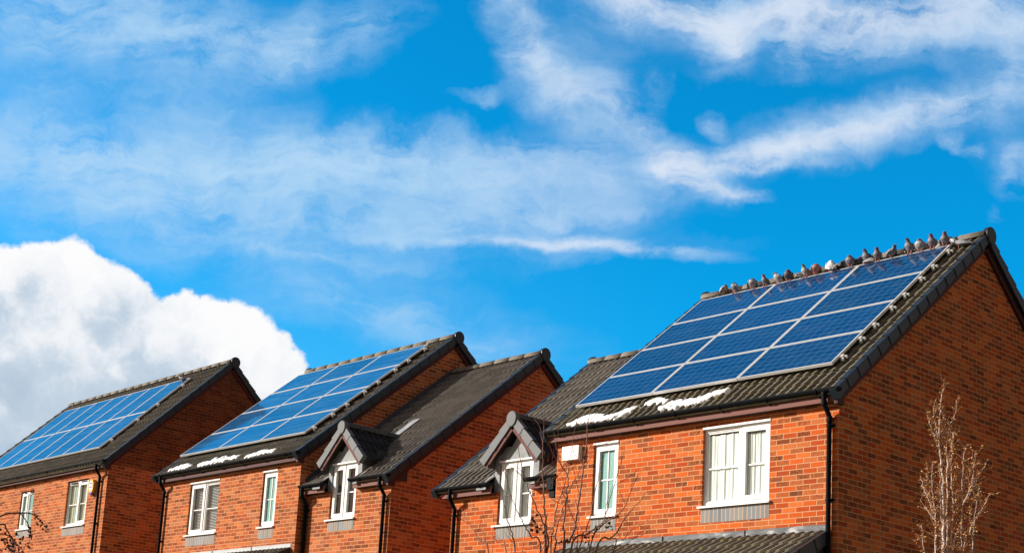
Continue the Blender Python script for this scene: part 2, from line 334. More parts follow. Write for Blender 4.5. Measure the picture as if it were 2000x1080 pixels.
# ------------------------------------------------------------------ mesh helper
class MB:
    def __init__(s): s.v = []; s.f = []; s.uv = []; s.mi = []; s.sm = []
    def face(s, pts, uv=None, mi=0, smooth=False):
        i = len(s.v); s.v += [tuple(p) for p in pts]; s.f.append(list(range(i, i+len(pts))))
        s.uv.append(uv or [(0, 0)]*len(pts)); s.mi.append(mi); s.sm.append(smooth)
    def grid(s, rows, uvs=None, mi=0, smooth=True, closed=False):
        i = len(s.v); n = len(rows[0])
        for r in rows: s.v += [tuple(p) for p in r]
        for a in range(len(rows)-1):
            for b in range(n if closed else n-1):
                b2 = (b+1) % n
                s.f.append([i+a*n+b, i+a*n+b2, i+(a+1)*n+b2, i+(a+1)*n+b])
                s.uv.append([uvs[a][b], uvs[a][b2], uvs[a+1][b2], uvs[a+1][b]] if uvs else [(0, 0)]*4)
                s.mi.append(mi); s.sm.append(smooth)
    def obox(s, o, u, v, w, mi=0):
        """box from corner o with edge vectors u, v, w"""
        o, u, v, w = Vector(o), Vector(u), Vector(v), Vector(w)
        P = [o, o+u, o+u+v, o+v, o+w, o+u+w, o+u+v+w, o+v+w]
        for q in ((0, 3, 2, 1), (4, 5, 6, 7), (0, 1, 5, 4), (1, 2, 6, 5), (2, 3, 7, 6), (3, 0, 4, 7)): s.face([P[k] for k in q], mi=mi)
    def box(s, x0, x1, y0, y1, z0, z1, mi=0):
        s.obox((x0, y0, z0), (x1-x0, 0, 0), (0, y1-y0, 0), (0, 0, z1-z0), mi)
    def tube(s, pts, rad, n=8, mi=0, cap=True):
        pts = [Vector(p) for p in pts]; rows = []
        if not isinstance(rad, (list, tuple)): rad = [rad]*len(pts)
        prev = None
        for i, p in enumerate(pts):
            t = (pts[min(i+1, len(pts)-1)]-pts[max(i-1, 0)])
            if t.length < 1e-9: t = Vector((0, 0, 1))
            t.normalize()
            a = (prev if prev is not None and abs(prev.dot(t)) < .98 else (Vector((1, 0, 0)) if abs(t.x) < .9 else Vector((0, 1, 0))))
            a = (a-t*a.dot(t)).normalized(); prev = a; b = t.cross(a)
            rows.append([p+(a*math.cos(2*math.pi*k/n)+b*math.sin(2*math.pi*k/n))*rad[i] for k in range(n)])
        s.grid(rows, mi=mi, closed=True)
        if cap: s.face(rows[0][::-1], mi=mi); s.face(rows[-1], mi=mi)
    def build(s, name, mats, parent=None, zoff=0.0, smooth_all=None, bevel=0.0):
        me = bpy.data.meshes.new(name); me.from_pydata(s.v, [], s.f)
        uvl = me.uv_layers.new(name='UVMap'); k = 0
        for uv in s.uv:
            for c in uv: uvl.data[k].uv = c; k += 1
        for p, mi, sm in zip(me.polygons, s.mi, s.sm): p.material_index = mi; p.use_smooth = sm if smooth_all is None else smooth_all
        for m in (mats if isinstance(mats, (list, tuple)) else [mats]): me.materials.append(m)
        o = bpy.data.objects.new(name, me); COL.objects.link(o)
        if bevel:
            md = o.modifiers.new('bevel', 'BEVEL'); md.width = bevel; md.segments = 2; md.limit_method = 'ANGLE'
        if parent is not None:
            o.parent = parent
            if zoff: o.location.z = zoff
        return o
def tag(o, label=None, cat=None, group=None, kind=None):
    if label: o['label'] = label
    if cat: o['category'] = cat
    if group: o['group'] = group
    if kind: o['kind'] = kind
    return o
def empty(name, loc, rz=0.0):
    o = bpy.data.objects.new(name, None); COL.objects.link(o); o.location = loc; o.rotation_euler = (0, 0, rz); return o

# ------------------------------------------------------------------ ground
def ground_z(x, y):
    a = max(-40, min(25, x)); b = max(-30, min(0, y))
    return -4.02 - .045*(a+2) + .035*b
gb = MB(); xs = [-1500, -400, -120] + [-60+5*i for i in range(25)] + [120, 400, 1500]; ys = [-1500, -400, -120]+[-60+5*i for i in range(25)]+[120, 400, 1500]
gb.grid([[(x, y, ground_z(x, y)) for x in xs] for y in ys])
tag(gb.build('ground', plain('winter_grass', (.075, .095, .035), .95, var=.35, nscale=2.5)), kind='structure')
def strip(name, y0, y1, dz, m):
    s = MB(); s.grid([[(x, y, ground_z(x, y)+dz) for x in xs if -130 < x < 130] for y in (y0, (y0+y1)/2, y1)]); return tag(s.build(name, m), kind='structure')
strip('road', -15.0, -9.5, .01, plain('asphalt', (.055, .055, .055), .9, var=.2, nscale=8, bm=.3))
def slab(name, y0, y1, dz, m):
    s = MB(); X = [x for x in xs if -130 < x < 130]
    s.grid([[(x, y0, ground_z(x, y0)-.05) for x in X], [(x, y0, ground_z(x, y0)+dz) for x in X]], smooth=False)
    s.grid([[(x, y, ground_z(x, y)+dz) for x in X] for y in (y0, y1)], smooth=False)
    s.grid([[(x, y1, ground_z(x, y1)+dz) for x in X], [(x, y1, ground_z(x, y1)-.05) for x in X]], smooth=False)
    return tag(s.build(name, m), kind='structure')
slab('kerb', -9.5, -9.38, .12, plain('kerb_concrete', (.30, .29, .27), .9, var=.15))
slab('pavement', -9.378, -7.6, .125, plain('paving', (.24, .23, .21), .9, var=.15, nscale=4))
slab('front_path', -17.6, -15.3, .12, plain('paving_far', (.24, .23, .21), .9, var=.15, nscale=4))

# ------------------------------------------------------------------ building kit
GAUGE = .31
def tile_field(mb, O, u, v, n, width, length, u0=0.0, pitch=.15, amp=.050, per=10, gauge=GAUGE, mi=0):
    """rows of rolled interlocking tiles; O lower left corner, u along the eave, v up the slope, n outwards"""
    O, u, v, n = map(Vector, (O, u, v, n))
    nx = max(2, int(round(width/pitch*per))); cols = [width*i/nx for i in range(nx+1)]
    def prof(x):
        f = ((x+u0)/pitch) % 1.0
        return amp*(math.sin(math.pi/2*min(1, f/.42))**.9 if f < .60 else (1-(f-.60)/.10*.92 if f < .70 else .08*(1-(f-.70)/.3)))
    nr = int(math.ceil(length/gauge-1e-6))
    for k in range(nr):
        v0 = k*gauge - .012; v1 = min((k+1)*gauge+.01, length)
        j = random.uniform(-.003, .003)
        rows = []; uvs = []
        tk = .028
        for vv, hh in ((v0+.004, -.02), (v0, tk+j-.004), (v0+.008, tk+j), ((v0+v1)/2, tk*.55+j*.5), (v1, .002)):
            rows.append([O+u*x+v*vv+n*(prof(x)*(0.0 if hh < 0 else 1.0)+hh) for x in cols])
            uvs.append([(x+u0, k*gauge+.02 + (max(0, vv-v0))*.9) for x in cols])
        mb.grid(rows[:2], uvs[:2], mi, False); mb.grid(rows[1:], uvs[1:], mi, True)

def pitched_roof(house, z, name, X0, X1, y0, yr, zA, s, T, tmat, zoff, u0=0.0, eave=-.17, ridge_x=None, depth=None, mirror_rear=True):
    """front and rear tiled slopes on a solid roof body"""
    k = 1/math.hypot(1, s); L = (yr-(y0+eave))/k
    mb = MB()
    zf = lambda y: zA+s*(y-y0)
    O = (X0, y0+eave, zf(y0+eave)+T)
    tile_field(mb, O, (1, 0, 0), (0, k, s*k), (0, -s*k, k), X1-X0, L, u0)
    yb = 2*yr-(y0+eave)
    tile_field(mb, (X1, yb, zf(y0+eave)+T), (-1, 0, 0), (0, -k, s*k), (0, s*k, k), X1-X0, L, u0, per=5)
    # body under the tiles (felt, battens): closes the eaves and the verges
    a = (X0+.03, X1-.03); t = T-.03
    ye = y0+eave+.05
    P = lambda x: [(x, ye, zA+.07), (x, ye, zf(ye)+t), (x, yr, zf(yr)+t), (x, 2*yr-ye, zf(ye)+t), (x, 2*yr-ye, zA+.07), (x, 2*yr-y0-.07, zA+.07), (x, yr, zf(yr)+.012), (x, y0+.07, zA+.07)]
    A, B = P(a[0]), P(a[1])
    mb.face(A[::-1] if False else A, mi=1); mb.face(B[::-1], mi=1)
    for i in range(8):
        j = (i+1) % 8; mb.face([A[i], B[i], B[j], A[j]], mi=1)
    return mb.build('roof', [tmat, M_DARKSOF], house, zoff), (yr, zf(yr)+T, k, L)
M_DARKSOF = plain('dark_soffit', (.035, .022, .020), .7)

def verge(parent, zoff, Xo, side, y0, yr, zA, s, T, rows, m, eave=-.19, hb=-.070, ht=.062, w=.10, name='verge_trim'):
    """stepped plastic caps down both slopes of one gable"""
    k = 1/math.hypot(1, s); mb = MB(); zf = lambda y: zA+s*(y-y0)+T
    for d in (1, -1):
        yb = y0+eave if d == 1 else 2*yr-(y0+eave)
        L = abs(yr-yb)/k; g = L/rows
        v = Vector((0, d*k, s*k)); n = Vector((0, -d*s*k, k)); O = Vector((Xo if side > 0 else Xo, yb, zf(y0+eave)))
        for i in range(rows):
            a, b = i*g-.02, (i+1)*g+.015
            o1 = .012; 
            lo = [O+v*a+n*(hb-o1), O+v*a+n*(ht+o1)]; hi = [O+v*b+n*(hb+.004), O+v*b+n*(ht-.004)]
            xo = Vector((side*o1, 0, 0)); xi = Vector((-side*w, 0, 0)); z0 = Vector((0, 0, 0))
            p = [lo[0]+xi, lo[1]+xi, lo[1]+xo, lo[0]+xo, hi[0]+xi, hi[1]+xi, hi[1]+z0, hi[0]+z0]
            for q in ((0, 1, 2, 3), (7, 6, 5, 4), (0, 4, 5, 1), (1, 5, 6, 2), (2, 6, 7, 3), (3, 7, 4, 0)): mb.face([p[t] for t in q])
    return mb.build(name, m, parent, zoff, bevel=.004)

def ridge(parent, zoff, X0, X1, yr, z, r=.115, m=None, disc=None, discm=None, axis='x', seg=.45):
    mb = MB(); n = max(1, int(round((X1-X0)/seg))); g = (X1-X0)/n
    for i in range(n):
        a = X0+i*g; b = a+g; rows = []; j = random.uniform(-.003, .003)
        for x, rr in ((a, r), (a+.03, r+.004), (a+.06, r+.002), (b-.008, r-.001), (b-.008, r-.008)):
            row = []
            for q in range(11):
                t = math.pi*(q/10)
                c_, s_ = math.cos(t)*rr*1.02, math.sin(t)*rr
                row.append((x, yr+c_, z+s_+j) if axis == 'x' else (yr+c_, x, z+s_+j))
            rows.append(row)
        mb.grid(rows)
    o = mb.build('ridge_tiles', m or M_RIDGE, parent, zoff)
    if disc is not None:
        for (xd, sgn) in disc:
            d = MB(); R = r+.018; yd = yr+(.05 if axis == 'x' else 0); zd = z+(.035 if axis == 'x' else 0)
            def ring(x, R_):
                pts = []
                for q in range(28):
                    t = 2*math.pi*q/28; a, b = math.cos(t)*R_, math.sin(t)*R_
                    if b < 0: b *= 1.25
                    pts.append((x, yd+a, zd+b) if axis == 'x' else (yd+a, x, zd+b))
                return pts
            rows = [ring(xd-sgn*.07, R), ring(xd, R), ring(xd+sgn*.012, R-.012)]
            d.grid(rows, closed=True, smooth=False); d.face(rows[-1]); d.face(rows[0][::-1])
            d.build('ridge_end_cap', discm or M_CAP, parent, zoff)
    return o

def wall_mesh(house, zoff, X0, X1, D, zA, s, yr, zb, holes, m, y0=0.0, zt=None):
    """brick shell: front with openings, two gables, back"""
    mb = MB(); zt = zt if zt is not None else zA
    xs_ = sorted({X0, X1} | {h[0] for h in holes} | {h[1] for h in holes}); zs = sorted({zb, zt} | {h[2] for h in holes} | {min(h[3], zt) for h in holes})
    for i in range(len(xs_)-1):
        for j in range(len(zs)-1):
            cx, cz = (xs_[i]+xs_[i+1])/2, (zs[j]+zs[j+1])/2
            if any(h[0] < cx < h[1] and h[2] < cz < h[3] for h in holes): continue
            a, b, c, d = xs_[i], xs_[i+1], zs[j], zs[j+1]
            mb.face([(a, y0, c), (b, y0, c), (b, y0, d), (a, y0, d)], [(a, c), (b, c), (b, d), (a, d)])
    rv = .13
    for a, b, c, d in holes:
        d = min(d, zt)
        mb.face([(a, y0, c), (a, y0, d), (a, y0+rv, d), (a, y0+rv, c)], [(a, c), (a, d), (a+rv, d), (a+rv, c)])
        mb.face([(b, y0, d), (b, y0, c), (b, y0+rv, c), (b, y0+rv, d)], [(b, d), (b, c), (b-rv, c), (b-rv, d)])
        if d < zt: mb.face([(a, y0, d), (b, y0, d), (b, y0+rv, d), (a, y0+rv, d)], [(a, d), (b, d), (b, d+.03), (a, d+.03)])
        mb.face([(b, y0, c), (a, y0, c), (a, y0+rv, c), (b, y0+rv, c)], [(b, c), (a, c), (a, c+.03), (b, c+.03)])
    ye = y0+D; za = zA+s*(yr-y0)
    for X, fl in ((X1, 1), (X0, -1)):
        pts = [(X, y0, zb), (X, ye, zb), (X, ye, zA), (X, yr, za), (X, y0, zA)]
        uv = [(p[1]-y0+.1125, p[2]) for p in pts]
        if fl < 0: pts, uv = pts[::-1], uv[::-1]
        mb.face(pts, uv)
    mb.face([(X1, ye, zb), (X0, ye, zb), (X0, ye, zA), (X1, ye, zA)], [(X1, zb), (X0, zb), (X0, zA), (X1, zA)])
    return mb.build('wall', m, house, zoff)

def window(house, zoff, x0, x1, z0, z1, lights, y=0.0, rec=.045, vents=False, sill=True, head=True, bar_z=.5, back='curtain', apron=None, sashes=(), sill_ext=(.05, .02)):
    """white framed window; lights = list of (fraction0, fraction1, kind) where kind is 'clear' or 'teal'"""
    f = MB(); yf = y+rec; dp = .07; W = x1-x0; fw = .045
    f.box(x0, x1, yf, yf+dp, z0, z0+fw+.01); f.box(x0, x1, yf, yf+dp, z1-fw, z1)
    f.box(x0, x0+fw, yf, yf+dp, z0+fw+.01, z1-fw); f.box(x1-fw, x1, yf, yf+dp, z0+fw+.01, z1-fw)
    for (a, b, kd) in lights[:-1]:
        xm = x0+W*b; f.box(xm-.03, xm+.03, yf+.001, yf+dp-.001, z0+fw+.01, z1-fw)
    fr = f.build('window', M_UPVC, house, zoff, bevel=.004)
    for i, (a, b, kd) in enumerate(lights):
        xa = x0+W*a+(fw if i == 0 else .03); xb = x0+W*b-(fw if i == len(lights)-1 else .03)
        za, zb_ = z0+fw+.01, z1-fw
        sw = .058 if i in sashes else .022
        s = MB(); ys = yf-.014 if i in sashes else yf+.012; ye = yf+.045
        ex = .012 if i in sashes else 0
        s.box(xa-ex, xb+ex, ys, ye, za-ex, za+sw); s.box(xa-ex, xb+ex, ys, ye, zb_-sw, zb_+ex)
        s.box(xa-ex, xa+sw, ys, ye, za+sw, zb_-sw); s.box(xb-sw, xb+ex, ys, ye, za+sw, zb_-sw)
        gx0, gx1, gz0, gz1 = xa+sw, xb-sw, za+sw, zb_-sw
        bz = gz0+(gz1-gz0)*bar_z
        s.box(gx0, gx1, yf+.018, yf+.040, bz-.011, bz+.011)
        if kd == 'teal' and len(lights) == 1:
            xm = (gx0+gx1)/2; s.box(xm-.010, xm+.010, yf+.0185, yf+.0395, gz0, gz1)
        s.build('sash', M_UPVC, fr)
        p = MB(); p.face([(gx0-.005, yf+.030, gz0-.005), (gx1+.005, yf+.030, gz0-.005), (gx1+.005, yf+.030, gz1+.005), (gx0-.005, yf+.030, gz1+.005)])
        p.build('pane', M_TEAL if kd == 'teal' else M_GLASS, fr)
        if kd == 'clear':
            yc = yf+(.048 if back == 'curtain' else .075)
            if back in ('curtain', 'cream', 'part'):
                c = MB(); n = 60; ph = random.random()*6
                e0, e1 = (gx0-.03, gx1+.03)
                if back == 'part': e1 = gx0+(gx1-gx0)*(.62 if i == 0 else .45)
                rows = []
                for zz in (gz1+.02 if back != 'curtain' else gz1-.02, (gz0+gz1)/2, gz0-.03):
                    rows.append([(e0+(e1-e0)*q/n, yc+.0045*math.sin(q*.9+ph)+.006*math.sin(q*.37+ph*2+zz*1.5)+.004*math.sin(q*1.7+zz*2+ph), zz) for q in range(n+1)])
                c.grid(rows); c.build('curtain', M_CREAM if back == 'cream' else M_CURT, fr)
            if back == 'blind':
                c = MB(); zz = gz0-.02
                while zz < gz1: c.obox((gx0-.03, yc, zz), (gx1-gx0+.06, 0, 0), (0, .028, .020), (0, -.001, .002)); zz += .034
                c.build('blind', M_BLIND, fr)
        if vents:
            vb = MB(); vb.box(gx0+.05, gx1-.03, yf-.022, yf-.006, z1-fw*.9, z1-fw*.9+.028); vb.build('vent', M_GUT, fr)
    if back:
        r = MB(); yb = yf+.75; e = .25
        r.face([(x0-e, yb, z0-e), (x1+e, yb, z0-e), (x1+e, yb, z1+e), (x0-e, yb, z1+e)])
        r.face([(x0-e, yf+.2, z0-e), (x0-e, yb, z0-e), (x0-e, yb, z1+e), (x0-e, yf+.2, z1+e)]); r.face([(x1+e, yf+.2, z0-e), (x1+e, yf+.2, z1+e), (x1+e, yb, z1+e), (x1+e, yb, z0-e)])
        r.face([(x0-e, yf+.2, z0-e), (x1+e, yf+.2, z0-e), (x1+e, yb, z0-e), (x0-e, yb, z0-e)])
        r.build('room', M_LIGHTROOM if back in ('curtain', 'cream', 'blind') else M_DARK, fr)
    if sill:
        s = MB(); s.obox((x0-sill_ext[0], y-.045, z0-.032), (W+sum(sill_ext), 0, 0), (0, .115, .012), (0, 0, .030)); s.build('sill', M_UPVC, fr, bevel=.003)
    if head:
        s = MB(); s.box(x0, x1, y-.012, y+.05, z1+.001, z1+.03); s.build('head_trim', M_UPVC, fr)
    if apron:
        a = MB(); ax0, ax1, az0 = apron; yy = y-.004; az1 = z0-.033
        a.face([(ax0, yy, az0), (ax1, yy, az0), (ax1, yy, az1), (ax0, yy, az1)], [(0, 0), (ax1-ax0, 0), (ax1-ax0, az1-az0), (0, az1-az0)])
        for q in ([(ax0, yy, az0), (ax0, yy, az1), (ax0, y, az1), (ax0, y, az0)], [(ax1, yy, az1), (ax1, yy, az0), (ax1, y, az0), (ax1, y, az1)], [(ax1, yy, az0), (ax0, yy, az0), (ax0, y, az0), (ax1, y, az0)]): a.face(q)
        a.build('soldier_course', M_SOLD, house, zoff)
    return fr

def fascia(house, zoff, X0, X1, y, z0, z1, m, ends=(False, True)):
    f = MB(); f.box(X0, X1, y-.022, y, z0, z1); o = f.build('fascia', m, house, zoff, bevel=.002)
    s = MB(); s.box(X0, X1, y+.001, y+.12, z0+.004, z0+.016); s.build('soffit', M_DARKSOF, o)
    return o
def gutter(house, zoff, X0, X1, y, ztop, r=.058):
    g = MB(); rows = []; n = 12
    for x in (X0, X1):
        rows.append([(x, y-r+math.cos(math.pi+math.pi*q/n)*r, ztop+math.sin(math.pi+math.pi*q/n)*r*1.05) for q in range(n+1)])
    g.grid(rows)
    rows2 = [[(p[0], y-r+(p[1]-(y-r))*.9, ztop+(p[2]-ztop)*.88) for p in r_] for r_ in rows]; g.grid([rows2[1], rows2[0]])
    for r_ in rows: g.face(r_)
    g.obox((X0, y-2*r-.004, ztop-.008), (X1-X0, 0, 0), (0, .012, 0), (0, 0, .012))
    x = X0+.35
    while x < X1-.1:
        rr = [[(x+dx, y-r+math.cos(math.pi+math.pi*q/n)*(r+.008), ztop+math.sin(math.pi+math.pi*q/n)*(r*1.05+.010)) for q in range(n+1)] for dx in (-.02, .02)]
        g.grid(rr); g.face(rr[0]); g.face(rr[1]); g.box(x-.015, x+.015, y-.03, y, ztop-.10, ztop-.02); x += .82
    return g.build('gutter', M_GUT, house, zoff)
def downpipe(house, zoff, x, y, ztop, yg, zb, r=.034, neck=True):
    p = MB(); zt = ztop-.06
    if neck: pts = [(x, yg, zt+.03), (x, yg, zt-.12), (x, yg+.01, zt-.15), (x, y-.02, zt-.27), (x, y, zt-.31), (x, y, zb)]
    else: pts = [(x, y, zt), (x, y, zb)]
    p.tube(pts, r, 14)
    if neck:
        p.tube([(x, yg, zt+.04), (x, yg, zt-.03)], r*1.25, 14); p.tube([(x, yg, zt-.09), (x, yg, zt-.16)], r*1.18, 14); p.tube([(x, y, zt-.29), (x, y, zt-.37)], r*1.18, 14)
    z = zt-.42
    o = p.build('downpipe', M_GUT, house, zoff)
    while z > zb+.3:
        c = MB(); c.tube([(x, y, z-.014), (x, y, z+.014)], r*1.25, 14); c.box(x-.012, x+.062, y+.01, y+.055, z-.016, z+.016); z -= 1.02
        c.build('pipe_clip', M_GUT, o)
    return o

def canopy(house, zoff, X0, X1, ztop, lead, tmat, slope=.52, out=1.0, caps=True):
    k = 1/math.hypot(1, slope); mb = MB()
    L = out/k
    O = Vector((X0, -out, ztop-.12-slope*out))
    tile_field(mb, O, (1, 0, 0), (0, k, slope*k), (0, -slope*k, k), X1-X0, L)
    P = lambda x: [(x, -.001, ztop-.16), (x, -out, ztop-.16-slope*out), (x, -out+.03, ztop-.34-slope*out), (x, -.001, ztop-.34-slope*out)]
    A, B = P(X0), P(X1)
    mb.face(A, mi=1); mb.face(B[::-1], mi=1)
    for i in range(4): mb.face([A[i], A[(i+1) % 4], B[(i+1) % 4], B[i]], mi=1)
    o = mb.build('canopy_roof', [tmat, M_DARKSOF], house, zoff)
    f = MB(); n = 90; rows = []
    segs = [(-.006, .0), (-.010, -.085), (-.022, -.10), (-.10, -.142), (-.145, -.166), (-.15, -.185)]
    for (yy, dz) in segs:
        rows.append([(X0+.04+(X1-X0+.01)*q/n, yy-.006*mnoise.noise((q*.35, dz*30, 1)), ztop+dz+.005*mnoise.noise((q*.5, dz*20, 4))) for q in range(n+1)])
    f.grid(rows)
    x = X1-1.35
    while x > X0+.3:
        f.tube([(x, -.014, ztop-.002), (x, -.02, ztop-.09), (x, -.10, ztop-.132), (x, -.15, ztop-.17)], .007, 6); x -= 1.5
    f.build('lead_flashing', lead, o)
    if caps:
        c = MB()
        v = Vector((0, k, slope*k)); nn = Vector((0, -slope*k, k)); O2 = O+Vector((X1-X0, 0, 0))
        for i in range(3):
            c.obox(O2+v*(i*L/3-.02)+nn*(-.12-.004*(2-i)), Vector((.05, 0, 0)), v*(L/3+.02), nn*(.17))
        c.build('canopy_verge', M_CAP, o)
    return o

def dormer(house, zoff, xc, yf, zr, hw, zfoot, wx0, wx1, wz1, ymain, facey, tmat, main_z):
    """gabled dormer above a wall-head window; yf = front plane of its barge"""
    sl_ = (zr-zfoot)/hw; k = 1/math.hypot(1, sl_)
    root = MB()
    # lead face: triangle and side flanks; cheeks running back into the main roof
    fz = wz1+.03
    hw2 = hw-.14
    root.face([(xc-hw2*.70, facey, fz), (xc+hw2*.70, facey, fz), (xc, facey, zr-.16)])
    root.face([(xc-hw2-.0, facey+.004, fz+.1), (wx0+.0, facey+.004, fz+.1), (wx0, facey+.004, main_z(facey)+.02), (wx0-.13, facey+.004, main_z(facey)+.02)])
    root.box(wx0-.12, wx0-.001, facey, facey+.05, .62, fz+.12); root.box(wx1+.001, wx1+.12, facey, facey+.05, .62, fz+.12)
    root.box(wx0-.12, wx1+.12, facey+.02, facey+.07, fz+.0, zr-.22-.12)
    for X, dx in ((wx0-.12, 0), (wx1+.08, 0)):
        root.box(X, X+.04, facey+.055, ymain, .60, zfoot+.05)
    o = root.build('dormer', M_LEADG, house, zoff)
    # tiled slopes
    r = MB(); L = (hw+.10)/k; depth = ymain-yf
    rt = (zr-zfoot)+.10*sl_
    r_o = zr+.09
    tile_field(r, (xc+hw+.10, yf-.02, r_o-rt), (0, 1, 0), (-k, 0, sl_*k), (sl_*k, 0, k), depth, L, pitch=.15, gauge=.27)
    tile_field(r, (xc-hw-.10, yf-.02+depth, r_o-rt), (0, -1, 0), (k, 0, sl_*k), (-sl_*k, 0, k), depth, L, pitch=.15, gauge=.27)
    for sgn in (1, -1):
        a = [(xc, yf+.02, r_o-.03), (xc+sgn*(hw+.09), yf+.02, r_o-rt-.02), (xc+sgn*(hw+.06), yf+.02, r_o-rt-.09), (xc, yf+.02, r_o-.13)]
        b = [(p[0], ymain, p[2]) for p in a]
        r.face(a, mi=1); r.face(b[::-1], mi=1)
        for i in range(4): r.face([a[i], b[i], b[(i+1) % 4], a[(i+1) % 4]], mi=1)
    r.build('dormer_roof', [tmat, M_DARKSOF], o)
    # brown barge boards
    bb = MB()
    for sgn in (1, -1):
        v = Vector((-sgn*k, 0, sl_*k)); n = Vector((sgn*sl_*k, 0, k))
        O = Vector((xc+sgn*(hw+.02), yf+.0, zfoot-.02)); Lb = (hw+.02)/k
        bb.obox(O+n*(-.078), v*(Lb-.02), (0, .022+.001*sgn, 0), n*.078)
        bb.obox(Vector((xc+sgn*(hw+.02)-.03, yf+.001, zfoot-.13)), (.06, 0, 0), (0, .02, 0), (0, 0, .12))
    bb.build('bargeboard', plain('dormer_board', (.135, .055, .046), .6, var=.1, spec=.1), o)
    cp = MB()
    for sgn in (1, -1):
        v = Vector((-sgn*k, 0, sl_*k)); n = Vector((sgn*sl_*k, 0, k))
        O = Vector((xc+sgn*(hw+.10), yf-.022, r_o-rt)); N = 3; g = L/N
        for i in range(N):
            a, b = i*g-.03, (i+1)*g+.01
            e = .012
            p = [O+v*a+n*(-.06-e), O+v*a+n*(.075+e), O+v*b+n*.066, O+v*b+n*(-.06)]
            y1 = Vector((0, -.008, 0)); y2 = Vector((0, .10, 0))
            f0 = [p[0]+y1, p[1]+y1, p[2], p[3]]; f1 = [q+y2 for q in p]
            cp.face(f0 if sgn < 0 else f0[::-1]); cp.face(f1)
            for i2 in range(4): j2 = (i2+1) % 4; cp.face([f0[i2], f0[j2], f1[j2], f1[i2]])
    cp.build('dormer_verge', M_CAPG, o, bevel=.003)
    ridge(o, 0, yf-.0, ymain, xc, r_o+.01, r=.105, m=M_TILEDK, disc=[(yf-.035, -1)], discm=M_CAPG, axis='y', seg=.4)
    # lead aprons on the main roof beside the window
    for xa, xb in ((wx0-.36, wx0-.12), (wx1+.12, wx1+.24)):
        ap = MB()
        ya, yb = facey-.20, facey+.12
        ap.grid([[(xa, ya, main_z(ya)+.035), (xb, ya, main_z(ya)+.05)], [(xa, yb, main_z(yb)+.035), (xb, yb, main_z(yb)+.09)]], smooth=False)
        ap.grid([[(xa, ya, main_z(ya)-.03), (xb, ya, main_z(ya)-.03)], [(xa, ya, main_z(ya)+.035), (xb, ya, main_z(ya)+.05)]], smooth=False)
        ap.build('lead_apron', M_LEADG, o)
    return o
M_TILEDK = plain('dark_ridge', (.075, .072, .065), .8, var=.3, nscale=9, bm=.3)

S_, K_ = .8233, 1/math.hypot(1, .8233)
def solar_array(name, label, origin, rz, X1, V0, ni, nj, pw, ph, zA, s, t, cell, ncu, ncv, rails_end=.09):
    """ni columns leftwards from X1, nj rows up the slope from V0"""
    k = 1/math.hypot(1, s)
    root = empty(name, origin, rz); tag(root, label, 'solar panels')
    O = Vector((0, 0, zA+t)); v = Vector((0, k, s*k)); n = Vector((0, -s*k, k)); gap = .018; fwid = .024; th = .04
    base = O+v*V0
    # the root sits at the lower right corner of the array
    c, sn = math.cos(rz), math.sin(rz)
    b0 = Vector((X1, base.y, base.z)); root.location = Vector(origin)+Vector((c*b0.x-sn*b0.y, sn*b0.x+c*b0.y, b0.z)); O = -v*0.0; O = Vector((0, 0, 0))
    for i in range(ni):
        for j in range(nj):
            P = Vector((-(i+1)*pw+gap/2, 0, 0))+v*(j*ph+gap/2); W = Vector((pw-gap, 0, 0)); H = v*(ph-gap)
            wv, hv = Vector((1, 0, 0)), v
            f = MB(); w_, h_ = pw-gap, ph-gap
            f.obox(P-n*th, wv*w_, hv*fwid, n*th); f.obox(P+hv*(h_-fwid)-n*th, wv*w_, hv*fwid, n*th)
            f.obox(P+hv*fwid-n*th, wv*fwid, hv*(h_-2*fwid), n*th); f.obox(P+hv*fwid+wv*(w_-fwid)-n*th, wv*fwid, hv*(h_-2*fwid), n*th)
            f.face([P-n*(th-.004), P+H-n*(th-.004), P+W+H-n*(th-.004), P+W-n*(th-.004)])
            fo = f.build('solar_panel', M_ALU, root)
            g = MB(); a = P+wv*fwid+hv*fwid-n*.004; w2, h2 = w_-2*fwid, h_-2*fwid
            tl = random.uniform(-.0015, .0015)
            g.face([a, a+wv*w2, a+wv*w2+hv*h2+n*tl, a+hv*h2+n*tl], [(0, 0), (ncu, 0), (ncu, ncv), (0, ncv)])
            g.build('cells', cell, fo)
    for j in range(nj):
        for q in (.22, .78):
            c0 = v*(j*ph+ph*q)
            r = MB(); r.obox(Vector((-ni*pw-.03, 0, 0))+c0-n*(th+.045), (ni*pw+.03+rails_end, 0, 0), v*.04, n*.042)
            ro = r.build('rail', M_RAIL, root)
            e = MB(); e.obox(Vector((.012, 0, 0))+c0-n*(th+.03)-v*.012, (.045, 0, 0), v*.055, n*(th+.02)); e.obox(Vector((.055, 0, 0))+c0-n*(th+.02)+v*.0, (.05, 0, 0), v*.03, n*.035)
            e.obox(Vector((.02, 0, 0))+c0-n*.09-v*.03, (.035, 0, 0), v*.045, n*.04)
            e.build('end_clamp', M_CLAMP, ro)
    return root
M_CLAMP = plain('bright_clamp', (.85, .84, .80), .35, metal=.3, var=.05)

